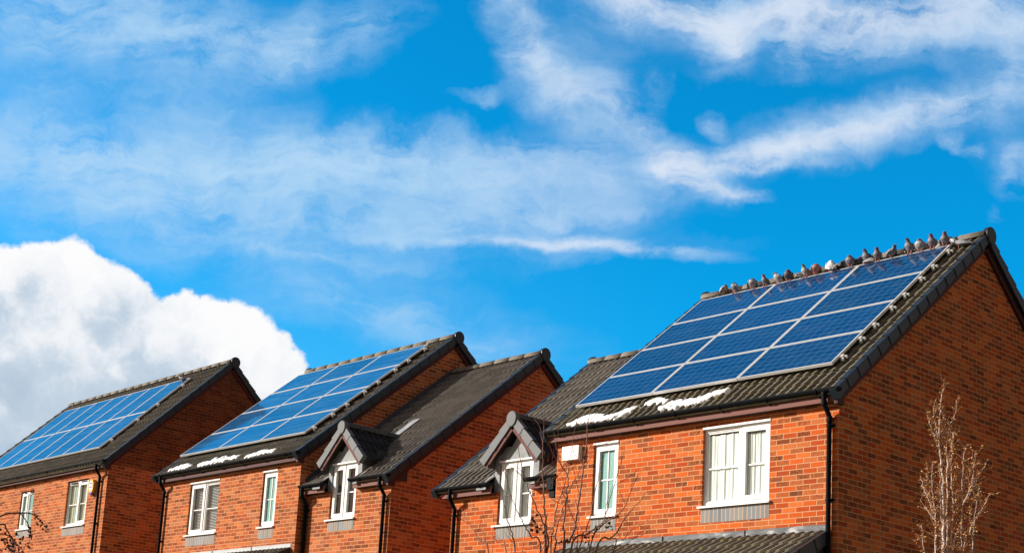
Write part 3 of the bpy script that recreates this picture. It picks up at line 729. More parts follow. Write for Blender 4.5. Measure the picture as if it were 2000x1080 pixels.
# ------------------------------------------------------------------ the houses
def main_house(label, origin, rz, mirror, brick, tmat, fmat, leadm, roof_x, big_back):
    base = ground_z(origin[0], origin[1])-.1 - origin[2]
    h = empty('brick_house', (origin[0], origin[1], origin[2]+base), rz); tag(h, label, 'house')
    zo = -base; zA, Ya, D = 1.338, 3.836, 7.672
    mx = (lambda a, b: (-5.3-b, -5.3-a)) if mirror else (lambda a, b: (a, b))
    big = mx(-2.315, -1.115); small = mx(-4.50, -3.975)
    wall_mesh(h, zo, -5.3, 0, D, zA, S_, Ya, base, [(big[0], big[1], .02, 1.225), (small[0], small[1], .02, 1.225)], brick)
    T = .215
    ro, (yr, zr, k, L) = pitched_roof(h, 0, 'roof', roof_x, .03, 0, Ya, zA, S_, T, tmat, zo)
    verge(h, zo, .10, 1, 0, Ya, zA, S_, T, 16, M_CAP); verge(h, zo, roof_x-.02, -1, 0, Ya, zA, S_, T, 16, M_CAP)
    ridge(h, zo, roof_x-.02, .08, Ya, zr+.005, disc=[(.115, 1), (roof_x-.05, -1)], m=M_RIDGE)
    # barge strip under the caps on the right gable
    b = MB()
    for d in (1, -1):
        v = Vector((0, d*K_, S_*K_)); n = Vector((0, -d*S_*K_, K_)); O = Vector((.002, 0 if d == 1 else 2*Ya, zA))
        b.obox(O+n*(.0)-v*.10, (.048, 0, 0), v*(Ya/K_+.10), n*.09)
    b.box(.003, .06, -.13, .03, 1.27, 1.46)
    b.build('bargeboard', M_FASCD, h, zo)
    fa = fascia(h, zo, roof_x+.04, .0, -.105, 1.305, 1.435, fmat)
    gutter(h, zo, roof_x-.03, .13, -.128, 1.475)
    window(h, zo, big[0], big[1], .05, 1.19, [(0, .55 if not mirror else .5, 'clear'), (.55 if not mirror else .5, 1, 'clear')], back=big_back, apron=(big[0], big[1], -.196), sashes=(1,) if not mirror else (0,), bar_z=.48)
    window(h, zo, small[0], small[1], .05, 1.19, [(0, 1, 'teal')], back=None, apron=(small[0], small[1], -.196), sashes=(0,))
    if not mirror: downpipe(h, zo, -.115, -.055, 1.475, -.186, base)
    else: downpipe(h, zo, -5.22, -.055, 1.475, -.186, base)
    canopy(h, zo, -5.12, -.17, -.345, leadm, tmat)
    return h
A_O = (0, 0, 0); D_O = (-12.596, .113, .439); D_R = -.00625
def loc2w(o, rz, x, y, z):
    c, s = math.cos(rz), math.sin(rz); return Vector((o[0]+c*x-s*y, o[1]+s*x+c*y, o[2]+z))

main_house('large brick house at the right edge with many pigeons along its roof', A_O, 0, False, M_BRICK, M_TILE_A, M_FASC, M_LEAD, -5.47, 'curtain')
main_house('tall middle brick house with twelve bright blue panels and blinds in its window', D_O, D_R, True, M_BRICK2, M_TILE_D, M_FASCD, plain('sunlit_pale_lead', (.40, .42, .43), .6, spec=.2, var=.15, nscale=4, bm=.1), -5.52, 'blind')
solar_array('solar_array', 'array of twelve deep blue panels under the long row of pigeons on the right house', A_O, 0, -.2993, .3339, 3, 4, 1.6401, 1.019, 1.338, S_, .42, M_CELL_A, 10, 6)
solar_array('solar_array', 'array of twelve bright sky blue panels on the middle house above two snow strips', D_O, D_R, -.417, .3966, 3, 4, 1.6438, 1.0161, 1.338, S_, .42, M_CELL_D, 10, 6)

def wing_house(label, origin, rz, X0, X1, brick, tmat, win, xc, side, back, roof_l, roof_r):
    """lower, slightly set back house with a gabled dormer"""
    sb = .2; base = ground_z(*loc2w(origin, rz, (X0+X1)/2, 0, 0)[:2])-.1-origin[2]
    w = loc2w(origin, rz, X0, 0, 0)
    h = empty('brick_house', (origin[0], origin[1], origin[2]+base), rz); tag(h, label, 'house')
    zo = -base; zA = .663; yr = 3.89; T = .215
    wx0, wx1 = win
    wall_mesh(h, zo, X0, X1, 2*(yr-sb), zA, S_, yr, base, [(wx0, wx1, .03, 2.0)], brick, y0=sb, zt=zA)
    main_z = lambda y: zA+S_*(y-sb)+T
    # tiled slopes, cut out where the dormer window breaks through the eaves
    mb = MB(); k = K_
    eave = -.17; Lf = (yr-(sb+eave))/k
    segs = [(roof_l, wx0-.12), (wx1+.12, roof_r)]
    cutL = .36/k
    for a, b_ in segs: tile_field(mb, (a, sb+eave, main_z(sb+eave)), (1, 0, 0), (0, k, S_*k), (0, -S_*k, k), b_-a, GAUGE*2-.0, u0=a-roof_l)
    O2 = Vector((roof_l, sb+eave, main_z(sb+eave)))+Vector((0, k, S_*k))*(GAUGE*2)
    tile_field(mb, O2, (1, 0, 0), (0, k, S_*k), (0, -S_*k, k), roof_r-roof_l, Lf-GAUGE*2)
    tile_field(mb, (roof_r, 2*yr-(sb+eave), main_z(sb+eave)), (-1, 0, 0), (0, -k, S_*k), (0, S_*k, k), roof_r-roof_l, Lf, per=5)
    for a, b_ in segs:
        ye = sb+eave+.05; P = lambda x: [(x, ye, zA+.07), (x, ye, main_z(ye)-.03), (x, sb+.36, main_z(sb+.36)-.03), (x, sb+.36, zA+.07)]
        A, B = P(a+.02), P(b_-.02); mb.face(A, mi=1); mb.face(B[::-1], mi=1)
        for i in range(4): mb.face([A[i], B[i], B[(i+1) % 4], A[(i+1) % 4]], mi=1)
    ye = sb+.362; P = lambda x: [(x, ye, main_z(ye)-T+.012), (x, ye, main_z(ye)-.03), (x, yr, main_z(yr)-.03), (x, 2*yr-sb, main_z(sb)-.03), (x, 2*yr-sb, main_z(sb)-T+.012), (x, yr, main_z(yr)-T+.012)]
    A, B = P(roof_l+.02), P(roof_r-.02); mb.face(A, mi=1); mb.face(B[::-1], mi=1)
    for i in range(6): mb.face([A[i], B[i], B[(i+1) % 6], A[(i+1) % 6]], mi=1)
    mb.build('roof', [tmat, M_DARKSOF], h, zo)
    zr = main_z(yr)
    vx = roof_r+.07 if side > 0 else roof_l-.07
    verge(h, zo, vx, side, sb, yr, zA, S_, T, 15, M_CAP)
    ridge(h, zo, roof_l-.03 if side < 0 else roof_l, roof_r+.05 if side > 0 else roof_r, yr, zr+.005, disc=[(vx+side*.01, side)], m=M_RIDGE)
    if side > 0:
        b = MB()
        for d in (1, -1):
            v = Vector((0, d*K_, S_*K_)); n = Vector((0, -d*S_*K_, K_)); O = Vector((X1+.002, sb if d == 1 else 2*yr-sb, zA))
            b.obox(O+n*(.0)-v*.10, (.048, 0, 0), v*((yr-sb)/K_+.10), n*.09)
        b.box(X1+.003, X1+.06, sb-.13, sb+.03, .60, .79)
        b.build('bargeboard', M_FASCD, h, zo)
    for a, b_ in ((X0+.03 if side > 0 else X0-.14, wx0-.06), (wx1+.05, X1-.03 if side < 0 else X1)):
        fascia(h, zo, a, b_, sb-.105, .63, .76, M_FASC)
    gutter(h, zo, (X0 if side > 0 else roof_l-.02)+.0, wx0-.04, sb-.128, .80)
    gutter(h, zo, wx1+.01, (roof_r+.1) if side > 0 else X1-.01, sb-.128, .80)
    window(h, zo, wx0, wx1, .09, 1.17, [(0, .5, 'clear'), (.5, 1, 'clear')], y=sb, back=back, apron=(wx0, wx1, -.145), sashes=(0, 1), bar_z=.47, head=True, sill_ext=(.09, .02))
    dormer(h, zo, xc, .065, 1.78, .57, 1.20, wx0, wx1, 1.17, 1.50, sb+.012, M_TILE_BLK if side > 0 else M_TILE_BLK, main_z)
    return h, zo, base
B = wing_house('low brick house with a dormer and net curtains, joined to the pigeon house', A_O, 0, -8.03, -5.302, M_BRICK, M_TILE_B, (-6.865, -6.045), -6.46, -1, 'part', -8.28, -5.34)
downpipe(B[0], B[1], -7.90, .145, .80, .014, B[2])
downpipe(B[0], B[1], -5.40, .145, .80, .014, B[2])
hp = MB(); hp.box(-5.50, -5.345, -.02, .13, .56, .79); hp.obox((-5.47, .02, .44), (.12, 0, 0), (0, .12, 0), (0, 0, .12)); hp.build('hopper', M_GUT, B[0], B[1], bevel=.02)
C_ = wing_house('low brick house with a dormer above dark window panes, in the picture middle', D_O, D_R, .002, 2.70, M_BRICK2, M_TILE_B, (.80, 1.62), 1.22, 1, 'dim', .02, 2.73)
downpipe(C_[0], C_[1], .085, .145, .80, .014, C_[2]); downpipe(C_[0], C_[1], 2.57, .145, .80, .014, C_[2])
# lead soaker where this roof meets the taller gable, and the pale patch behind its dormer
fl = MB()
yy0, yy1 = .15, 3.89; n_ = 40; rows = [[], [], []]
for i in range(n_+1):
    y = yy0+(yy1-yy0)*i/n_; zz = .663+S_*(y-.2)+.215
    rows[0].append((.006, y, zz+.17+.0*math.sin(i))); rows[1].append((.03, y, zz+.055)); rows[2].append((.20, y, zz+.050+.012*math.sin(i*1.9)))
fl.grid(rows, smooth=False); fl.build('step_flashing', plain('dark_lead', (.055, .065, .08), .5, metal=.3, var=.3, nscale=5), C_[0], C_[1])
pt = MB(); yb = 1.50; zz = lambda y: .663+S_*(y-.2)+.215+.098
pt.grid([[(1.10, yb-.10, zz(yb-.10)), (1.32, yb-.10, zz(yb-.10))], [(1.10, yb+.42, zz(yb+.42)), (1.32, yb+.42, zz(yb+.42))]], smooth=False); pt.build('lead_saddle', plain('bright_lead', (.34, .36, .38), .5, var=.2), C_[0], C_[1])

# leftmost house
E_O = (-20.526, -.008, 1.9587); E_R = -.00993; SE = .9565; ZE = .399; YE = 3.161
def left_house():
    base = ground_z(E_O[0], 0)-.1-E_O[2]
    h = empty('brick_house', (E_O[0], E_O[1], E_O[2]+base), E_R); tag(h, 'leftmost brick house with fourteen tall panels and a yellow alarm box', 'house')
    zo = -base; D = 2*YE; XR = .14; X0 = -8.75
    w1 = (-1.93, -.82); w2 = (-4.59, -3.81)
    wall_mesh(h, zo, X0, XR, D, ZE, SE, YE, base, [(w1[0], w1[1], -.97, .20), (w2[0], w2[1], -.88, .16)], M_BRICK2)
    T = .20
    ro, (yr, zr, k, L) = pitched_roof(h, 0, 'roof', X0-.1, XR+.03, 0, YE, ZE, SE, T, M_TILE_E, zo)
    verge(h, zo, XR+.10, 1, 0, YE, ZE, SE, T, 15, M_CAP); verge(h, zo, X0-.13, -1, 0, YE, ZE, SE, T, 15, M_CAP)
    ridge(h, zo, X0-.12, XR+.08, YE, zr+.005, disc=[(XR+.115, 1)], m=M_RIDGE)
    b = MB()
    for d in (1, -1):
        v = Vector((0, d*k, SE*k)); n = Vector((0, -d*SE*k, k)); O = Vector((XR+.002, 0 if d == 1 else 2*YE, ZE))
        b.obox(O+n*(.0)-v*.08, (.048, 0, 0), v*(YE/k+.08), n*.09)
    b.box(XR+.003, XR+.06, -.12, .03, .33, .50)
    b.build('bargeboard', M_FASCD, h, zo)
    fascia(h, zo, X0, XR, -.105, .365, .49, M_FASCD); gutter(h, zo, X0-.1, XR+.12, -.128, .53)
    window(h, zo, w1[0], w1[1], -.94, .17, [(0, .5, 'clear'), (.5, 1, 'clear')], back='cream', vents=True, apron=(w1[0]-.03, w1[1]+.02, -1.18), sashes=(1,), bar_z=.48, head=False)
    window(h, zo, w2[0], w2[1], -.85, .14, [(0, .5, 'teal'), (.5, 1, 'teal')], back=None, vents=True, apron=(w2[0]-.02, w2[1]+.02, -1.07), sashes=(0,), bar_z=.48, head=False)
    downpipe(h, zo, -.15, -.055, .53, -.186, base)
    return h
M_TILE_E = tile_mat('brown_grey_tile', (.085, .077, .062), (.135, .120, .095), (.26, .20, .07), .7)
left_house()
solar_array('solar_array', 'array of fourteen tall narrow blue panels in two rows on the leftmost house', E_O, E_R, -.99, .3598, 7, 2, 1.0197, 1.650, ZE, SE, .39, M_CELL_E, 6, 10)

# ------------------------------------------------------------------ alarm boxes
def rounded(mb, x0, x1, y0, y1, z0, z1): mb.box(x0, x1, y0, y1, z0, z1)
b = MB(); b.box(-.18, .18, -.095, -.002, .01, .235)
o = b.build('alarm_box', M_WHITEBOX); o.location = (-4.925, 0, .975); md = o.modifiers.new('r', 'BEVEL'); md.width = .042; md.segments = 5; md.limit_method = 'ANGLE'
tag(o, 'white rounded alarm box on the brick wall beside the narrow window of the right house', 'alarm box')
bell = empty('alarm_box', loc2w(E_O, E_R, -.50, 0, -.22), E_R); tag(bell, 'yellow hexagonal alarm box with blue tip beside the window of the leftmost house', 'alarm box')
hexp = [(-.12, .09), (-.12, .25), (-.055, .34), (.055, .34), (.12, .25), (.12, .09), (.055, .0), (-.055, .0)]
b = MB(); b.face([(x, -.09, z) for x, z in hexp]); b.face([(x, -.002, z) for x, z in hexp][::-1])
for i in range(8): a, c = hexp[i], hexp[(i+1) % 8]; b.face([(a[0], -.09, a[1]), (a[0], -.002, a[1]), (c[0], -.002, c[1]), (c[0], -.09, c[1])])
b.build('housing', M_YEL, bell)
b = MB(); hp2 = [(-.085, .12), (-.085, .24), (-.04, .30), (.04, .30), (.085, .24), (.085, .12), (.04, .075), (-.04, .075)]; b.face([(x, -.094, z) for x, z in hp2]); b.build('face_plate', M_WHITEBOX, bell)
b = MB(); b.box(-.06, .06, -.098, -.095, .225, .255); b.box(-.055, .055, -.098, -.095, .14, .17); b.build('blue_bars', M_BLUE, bell)
b = MB(); b.obox((-.052, -.094, -.03), (.104, 0, 0), (0, .088, 0), (0, 0, .065)); b.build('strobe', M_BLUE, bell, bevel=.012)

# ------------------------------------------------------------------ snow
def snow(label, o, rz, pts, zA=1.338, T=.258):
    """pts: (x, y along wall normal, half width) of the melting ridge, laid on the tiles"""
    xs0 = min(p[0]-p[2] for p in pts)-.1; xs1 = max(p[0]+p[2] for p in pts)+.1; ys0 = min(p[1]-p[2] for p in pts)-.1; ys1 = max(p[1]+p[2] for p in pts)+.1
    ys0 = max(ys0, -.17)
    st = .0125; nx = int((xs1-xs0)/st); ny = int((ys1-ys0)/st)
    H = {}
    for i in range(nx+1):
        for j in range(ny+1):
            x, y = xs0+i*st, ys0+j*st
            h = -1
            for p, q in zip(pts[:-1], pts[1:]):
                dx, dy = q[0]-p[0], q[1]-p[1]; tt = max(0, min(1, ((x-p[0])*dx+(y-p[1])*dy)/(dx*dx+dy*dy+1e-9)))
                h = max(h, 1-math.hypot(x-p[0]-dx*tt, y-p[1]-dy*tt)/(p[2]+(q[2]-p[2])*tt))
            h += .55*mnoise.noise((x*5.3, y*8, 3.1))+.42*mnoise.noise((x*13, y*16, 9))+.22*mnoise.noise((x*35, y*35, 5))-.20
            rib = math.sin(math.pi*((((x-(-5.47))/.15) % 1.0)))
            H[i, j] = (h-.16*(1-rib), x, y)
    mb = MB(); base = Vector((o[0], o[1], 0))
    def P(i, j):
        h, x, y = H[i, j]; t = .034*max(0.0, min(1, h*2.4))**.6+(.008*mnoise.noise((x*16, y*16, 2)) if h > .1 else 0)-(.02 if h <= 0 else 0); z = zA+S_*y+T+.015
        return (x, y-t*S_*K_, z+t*K_)
    idx = {}; V = []; F = []
    for i in range(nx):
        for j in range(ny):
            if sum(H[a][0] > 0 for a in ((i, j), (i+1, j), (i+1, j+1), (i, j+1))) >= 2:
                q = []
                for a in ((i, j), (i+1, j), (i+1, j+1), (i, j+1)):
                    if a not in idx: idx[a] = len(V); V.append(P(*a))
                    q.append(idx[a])
                F.append(q)
    cx = sum(p[0] for p in pts)/len(pts); cyy = sum(p[1] for p in pts)/len(pts); cz = zA+S_*cyy+T
    me = bpy.data.meshes.new('snow_patch'); me.from_pydata([(a-cx, b_-cyy, c-cz) for a, b_, c in V], [], F); me.materials.append(M_SNOW)
    for p in me.polygons: p.use_smooth = True
    ob = bpy.data.objects.new('snow_patch', me); COL.objects.link(ob); ob.location = loc2w(o, rz, cx, cyy, cz); ob.rotation_euler = (0, 0, rz)
    md = ob.modifiers.new('s', 'SOLIDIFY'); md.thickness = .03; md.offset = -1
    tag(ob, label, 'snow', 'snow patches on the eaves')
snow('long melting snow patch at the left end of the right house eaves', A_O, 0, [(-5.0, -.05, .10), (-4.85, .02, .15), (-4.7, .06, .17), (-4.55, .03, .16), (-4.38, .0, .14), (-4.2, .0, .11), (-4.05, .03, .10), (-3.93, .10, .10), (-3.8, .14, .08), (-3.95, -.12, .04)])
snow('small curved snow patch beside the widest patch on the right house eaves', A_O, 0, [(-3.62, .22, .07), (-3.5, .26, .10), (-3.36, .25, .10), (-3.24, .20, .08)])
snow('thickest snow patch right of the curved one on the right house eaves', A_O, 0, [(-3.16, .0, .08), (-3.05, .05, .13), (-2.92, .06, .15), (-2.76, .06, .14), (-2.6, .07, .12), (-2.45, .08, .11), (-2.32, .13, .12), (-2.20, .19, .11), (-2.10, .22, .08)])
snow('leftmost thin snow patch on the middle house eaves', D_O, D_R, [(-5.05, -.03, .10), (-4.9, .0, .13), (-4.72, .02, .14), (-4.55, .02, .13), (-4.4, .0, .10), (-4.25, .02, .07)])
snow('long snow patch in the middle of the middle house eaves', D_O, D_R, [(-3.8, -.04, .10), (-3.62, .0, .14), (-3.42, .03, .16), (-3.2, .04, .16), (-3.0, .03, .13), (-2.8, .02, .11), (-2.6, .03, .10), (-2.42, .04, .07)])
snow('small rightmost snow patch on the middle house eaves', D_O, D_R, [(-1.9, -.02, .09), (-1.75, .0, .12), (-1.58, .02, .13), (-1.4, .02, .10), (-1.2, .01, .09), (-1.03, .03, .08)])

# ------------------------------------------------------------------ pigeons
def feather(name, body, neck, pale=None, amount=.5):
    def fn(g, b):
        oc = g.N.new('ShaderNodeTexCoord').outputs['Object']; x, y, z = g.sep(oc)
        n = g.noise(oc, 30, 4, .6)
        c = g.mix(g.ss(n, .35, .65), tuple(k*.7 for k in body), tuple(min(1, k*1.25) for k in body))
        if pale: c = g.mix(g.m('MULTIPLY', g.ss(g.noise(oc, 16, 3, .6), .45, .6), amount), c, pale)
        c = g.mix(g.ss(g.m('ADD', z, g.m('MULTIPLY', n, .02)), .163, .193), c, neck)
        g.L.new(c, b.inputs['Base Color']); b.inputs['Roughness'].default_value = .6
    return mat(name, fn)
F_GREY = feather('grey_feathers', (.15, .16, .185), (.05, .055, .075), (.33, .33, .33), .4)
F_PALE = feather('pale_feathers', (.30, .30, .30), (.10, .095, .12), (.48, .46, .44), .6)
F_DARK = feather('dark_feathers', (.07, .07, .085), (.10, .035, .06))
F_MAUVE = feather('mauve_necked_feathers', (.15, .14, .16), (.13, .045, .065), (.30, .30, .30), .4)
F_WHITE = feather('white_feathers', (.82, .80, .77), (.82, .80, .77))
F_BROWN = feather('brown_feathers', (.34, .15, .11), (.26, .10, .08), (.5, .40, .36), .35)
M_LEG = plain('pink_leg', (.50, .15, .13), .6); M_BEAK = plain('beak', (.30, .27, .25), .5)
M_WBAR = plain('wing_grey', (.16, .165, .185), .65, var=.5, nscale=22); M_WDARK = plain('wing_dark', (.035, .035, .045), .6, var=.4, nscale=22)
M_WPALE = plain('wing_pale', (.38, .38, .39), .65, var=.35, nscale=26); M_WWHITE = plain('wing_white', (.80, .78, .75), .65, var=.06, nscale=20); M_WBROWN = plain('wing_brown', (.33, .16, .12), .65, var=.3, nscale=20)
POSE = { # spine points (x, z, half width, half depth)
 'up': [(-.150, .020, .012, .006), (-.110, .045, .022, .012), (-.070, .075, .038, .032), (-.030, .105, .052, .052), (.005, .135, .058, .058), (.030, .168, .052, .048), (.042, .198, .036, .034), (.048, .225, .026, .026), (.056, .250, .025, .026), (.072, .262, .020, .020), (.086, .262, .008, .008)],
 'level': [(-.185, .075, .014, .006), (-.140, .085, .024, .012), (-.090, .100, .038, .034), (-.040, .112, .050, .052), (.010, .125, .054, .055), (.050, .148, .046, .044), (.070, .178, .032, .030), (.078, .205, .024, .024), (.088, .226, .024, .024), (.104, .232, .018, .018), (.117, .230, .007, .007)],
 'preen': [(-.120, .025, .014, .006), (-.090, .050, .024, .014), (-.055, .080, .044, .040), (-.015, .110, .060, .060), (.020, .142, .062, .060), (.036, .178, .050, .046), (.030, .205, .036, .034), (.012, .212, .028, .027), (-.008, .200, .025, .024), (-.020, .184, .018, .017), (-.026, .172, .007, .007)],
 'hunch': [(-.120, .030, .014, .006), (-.090, .050, .024, .014), (-.055, .078, .046, .040), (-.015, .105, .062, .060), (.018, .135, .064, .062), (.036, .165, .056, .050), (.044, .188, .044, .038), (.052, .205, .032, .030), (.062, .213, .025, .024), (.076, .210, .017, .017), (.086, .205, .007, .007)]}
for _k in POSE: POSE[_k] = [(a, b-.022, c, d) for a, b, c, d in POSE[_k]]
PROTO = {}
def pigeon_proto(pose, fm, wm):
    key = (pose, fm.name)
    if key in PROTO: return PROTO[key]
    root = empty('pigeon', (0, 0, -50)); sp = POSE[pose]; n = 12; rows = []
    b = MB()
    for i, (x, z, w, d) in enumerate(sp):
        a = sp[max(i-1, 0)]; c = sp[min(i+1, len(sp)-1)]; t = Vector((c[0]-a[0], 0, c[1]-a[1])).normalized(); up = Vector((-t.z, 0, t.x))
        rows.append([Vector((x, 0, z))+Vector((0, 1, 0))*w*math.cos(2*math.pi*q/n)+up*d*math.sin(2*math.pi*q/n) for q in range(n)])
    b.grid(rows, closed=True); b.face(rows[0][::-1]); b.face(rows[-1])
    bo = b.build('body', fm, root); md = bo.modifiers.new('s', 'SUBSURF'); md.levels = 1; md.render_levels = 1
    h0, h1 = sp[-2], sp[-1]; t = Vector((h1[0]-h0[0], 0, h1[1]-h0[1])).normalized()
    k = MB(); p0 = Vector((h1[0], 0, h1[1])); k.tube([p0-t*.004, p0+t*.010, p0+t*.024+Vector((0, 0, -.003))], [.0065, .0045, .001], 6); k.build('beak', M_BEAK, root)
    e = MB()
    for sg in (1, -1):
        c = Vector((sp[-3][0]+.010, sg*.021, sp[-3][1]+.006)); e.tube([c, c+Vector((0, sg*.005, 0))], [.005, .003], 6)
    e.build('eyes', plain('eye_orange', (.45, .12, .02), .2), root)
    for sg in (1, -1):
        w = MB(); path = [sp[5], sp[4], sp[3], sp[2], sp[1], sp[0]]; rows = []
        for q, (x, z, hw, hd) in enumerate(path):
            sc = [.35, .85, 1.0, .92, .6, .15][q]
            cx = Vector((x-.006*q*.4, sg*(hw*.80+.004), z+.006)); r2 = .040*sc
            rows.append([cx+Vector((math.cos(2*math.pi*m/8)*r2*.62, sg*max(0, math.cos(2*math.pi*m/8+1.2))*.010*sc, math.sin(2*math.pi*m/8)*r2)) + Vector((0, sg*.012*math.sin(math.pi*q/5), 0)) for m in range(8)])
        w.grid(rows, closed=True); w.face(rows[0][::-1]); w.face(rows[-1]); w.build('wing', wm, root)
        l = MB(); fx = (sp[3][0]+sp[4][0])/2+.01; zb = sp[4][1]-.045
        l.tube([(fx, sg*.022, zb), (fx+.006, sg*.022, .035), (fx+.010, sg*.022, .006)], [.008, .0045, .004], 6)
        for a in (-.5, 0, .5, math.pi): l.tube([(fx+.010, sg*.022, .005), (fx+.010+.03*math.cos(a)*(.6 if a > 1 else 1), sg*.022+.03*math.sin(a), .003)], [.005, .003], 5)
        l.build('leg', M_LEG, root)
    PROTO[key] = root; root['used'] = 0
    return root
def place_pigeon(pose, fm, wm, loc, rz, scale, label):
    pr = pigeon_proto(pose, fm, wm)
    if not pr['used']:
        pr['used'] = 1; r = pr
    else:
        r = pr.copy(); COL.objects.link(r)
        for ch in list(pr.children):
            c = ch.copy(); COL.objects.link(c); c.parent = r
    r.location = loc; r.rotation_euler = (0, 0, rz); r.scale = (scale*.94, scale*1.20, scale*.84)
    tag(r, label, 'pigeon', 'pigeons on the roofs')
vt = .3339+4*1.019
ytop, ztop_ = vt*K_-.012, 1.338+.42+vt*S_*K_-.016
FACE = math.radians(-75)                                       # looking down over the panels
PIG = [ # x, pose, feathers, wing, turn, behind, scale, label
 (-5.10, 'hunch', F_PALE, M_WPALE, 60, .34, .9, 'first pigeon from the left, crouched low and pale brown behind the array edge'),
 (-4.65, 'preen', F_GREY, M_WPALE, -40, 0, 1.1, 'pale-backed pigeon preening with its dark head tucked, nearest the left end of the row'),
 (-4.27, 'preen', F_PALE, M_WBAR, 20, 0, 1.1, 'round pale-bellied pigeon standing just right of the leftmost preening one'),
 (-4.00, 'up', F_MAUVE, M_WBAR, -10, 0, .97, 'upright grey pigeon standing left of the first panel joint'),
 (-3.72, 'hunch', F_PALE, M_WBAR, -50, 0, 1.1, 'pale pigeon with a black crown standing on the first panel joint'),
 (-3.51, 'hunch', F_DARK, M_WDARK, 10, 0, 1.1, 'dark hunched pigeon with a reddish nape right of the first panel joint'),
 (-3.27, 'level', F_WHITE, M_WPALE, 150, .12, .95, 'whitish pigeon leaning away behind an upright grey one'),
 (-3.16, 'up', F_PALE, M_WBAR, -25, 0, 1.05, 'slim upright pigeon beside the brown one, dark neck over a pale belly'),
 (-2.95, 'preen', F_BROWN, M_WBROWN, 30, 0, 1.12, 'rusty brown pigeon bending forward, the only brown one in the row'),
 (-2.65, 'preen', F_WHITE, M_WWHITE, 200, 0, 1.15, 'pure white pigeon, the only all-white bird in the row'),
 (-2.50, 'hunch', F_DARK, M_WDARK, 80, .14, 1.05, 'dark pigeon crouching just right of and behind the white pigeon'),
 (-2.27, 'hunch', F_MAUVE, M_WBAR, 0, 0, 1.1, 'mauve-chested pigeon standing left of the second panel joint'),
 (-2.16, 'hunch', F_DARK, M_WDARK, 40, .12, .95, 'small dark pigeon half hidden by the mauve-chested one at the second panel joint'),
 (-1.96, 'up', F_GREY, M_WDARK, -15, 0, 1.12, 'tall upright dark-headed pigeon just right of the second panel joint'),
 (-1.85, 'level', F_PALE, M_WPALE, 110, .06, .98, 'pale speckled pigeon between two grey ones right of the second panel joint'),
 (-1.76, 'up', F_MAUVE, M_WBAR, 5, 0, 1.05, 'grey pigeon with a rosy neck touching the pale speckled one'),
 (-1.49, 'level', F_GREY, M_WBAR, 45, 0, 1.08, 'pigeon standing alone and leaning right in the middle of the last panel column'),
 (-1.17, 'up', F_GREY, M_WDARK, -20, 0, 1.18, 'tallest dark-headed pigeon with a pale belly, left of the last four on the array edge'),
 (-.98, 'hunch', F_PALE, M_WPALE, 0, 0, 1.12, 'stout light grey pigeon right of the tallest dark-headed one'),
 (-.77, 'up', F_MAUVE, M_WBAR, -5, 0, 1.10, 'pigeon with a bright red-purple throat near the right end of the array edge'),
 (-.66, 'hunch', F_PALE, M_WPALE, 120, .10, .85, 'small pale pigeon tucked behind the last two birds on the array edge'),
 (-.55, 'up', F_MAUVE, M_WBAR, 10, 0, 1.05, 'pigeon at the very right corner of the array, rusty neck turned down')]
for x, pose, fm, wm, turn, beh, sc, lab in PIG:
    x = -.2993 + (x+.45)*(1.6401/1.6574)
    place_pigeon(pose, fm, wm, (x, ytop+beh*K_, ztop_+beh*S_*K_-(.07 if beh > .05 else 0)), FACE+math.radians(turn), sc, lab)
zt_ = lambda y: 1.338+S_*y+.26
place_pigeon('level', F_PALE, M_WPALE, (-.36, 3.62, zt_(3.62)), math.radians(170), 1.12, 'pale pigeon standing on the tiles past the array, facing left')
place_pigeon('level', F_GREY, M_WBAR, (-.20, 3.50, zt_(3.50)), math.radians(165), 1.18, 'rightmost pigeon, grey and mottled on the tiles near the ridge end cap')
pe = loc2w(E_O, E_R, -1.30, 2.56, ZE+SE*2.56+.38)
place_pigeon('level', F_GREY, M_WBAR, pe, math.radians(195), 1.05, 'lone pigeon on the leftmost house at the upper corner of its array')
for o in bpy.data.objects:
    if 'used' in o: del o['used']

# ------------------------------------------------------------------ bare trees
def at(px, py, t): return CAM + ray(px, py)*t
def curve(pts, n=5):
    """smooth a traced limb"""
    P = [pts[0]]+list(pts)+[pts[-1]]; out = []
    for i in range(1, len(P)-2):
        for q in range(n):
            t = q/n; a, b_, c, d = P[i-1], P[i], P[i+1], P[i+2]
            out.append(.5*((2*b_)+(c-a)*t+(2*a-5*b_+4*c-d)*t*t+(-a+3*b_-3*c+d)*t**3))
    out.append(pts[-1]); return out
def bark(name, col, dark, rough=.8):
    def fn(g, b):
        oc = g.N.new('ShaderNodeTexCoord').outputs['Object']
        n = g.noise(g.v('MULTIPLY', oc, (1, 1, .35)), 60, 4, .65)
        g.L.new(g.ramp(n, [(.38, dark), (.55, col)]), b.inputs['Base Color']); b.inputs['Roughness'].default_value = rough
    return mat(name, fn)
M_BIRCH = bark('pale_birch_bark', (.68, .58, .53), (.25, .18, .15)); M_TWIG = bark('birch_twig', (.36, .19, .115), (.18, .09, .055))
M_SHRUB = bark('shrub_bark', (.24, .12, .085), (.10, .055, .04)); M_RTWIG = bark('red_twig', (.26, .060, .045), (.12, .035, .03))
M_BUD = plain('tan_bud', (.60, .29, .07), .7, var=.4, nscale=40); M_DEADLEAF = plain('dead_leaf', (.09, .035, .022), .8, var=.4, nscale=30)
def leaf(mb, p, size, rnd, curl=.4):
    d = Vector((rnd.uniform(-1, 1), rnd.uniform(-1, 1), rnd.uniform(-.6, 1))).normalized(); a = d.orthogonal().normalized(); s = a.cross(d)
    w = size*.38
    q = [p, p+d*size*.5+a*w+s*w*curl, p+d*size, p+d*size*.5-a*w+s*w*curl]
    mb.face([q[0], q[1], q[2]]); mb.face([q[0], q[2], q[3]])
def rel(mb, o):
    mb.v = [(a[0]-o.x, a[1]-o.y, a[2]-o.z) for a in mb.v]
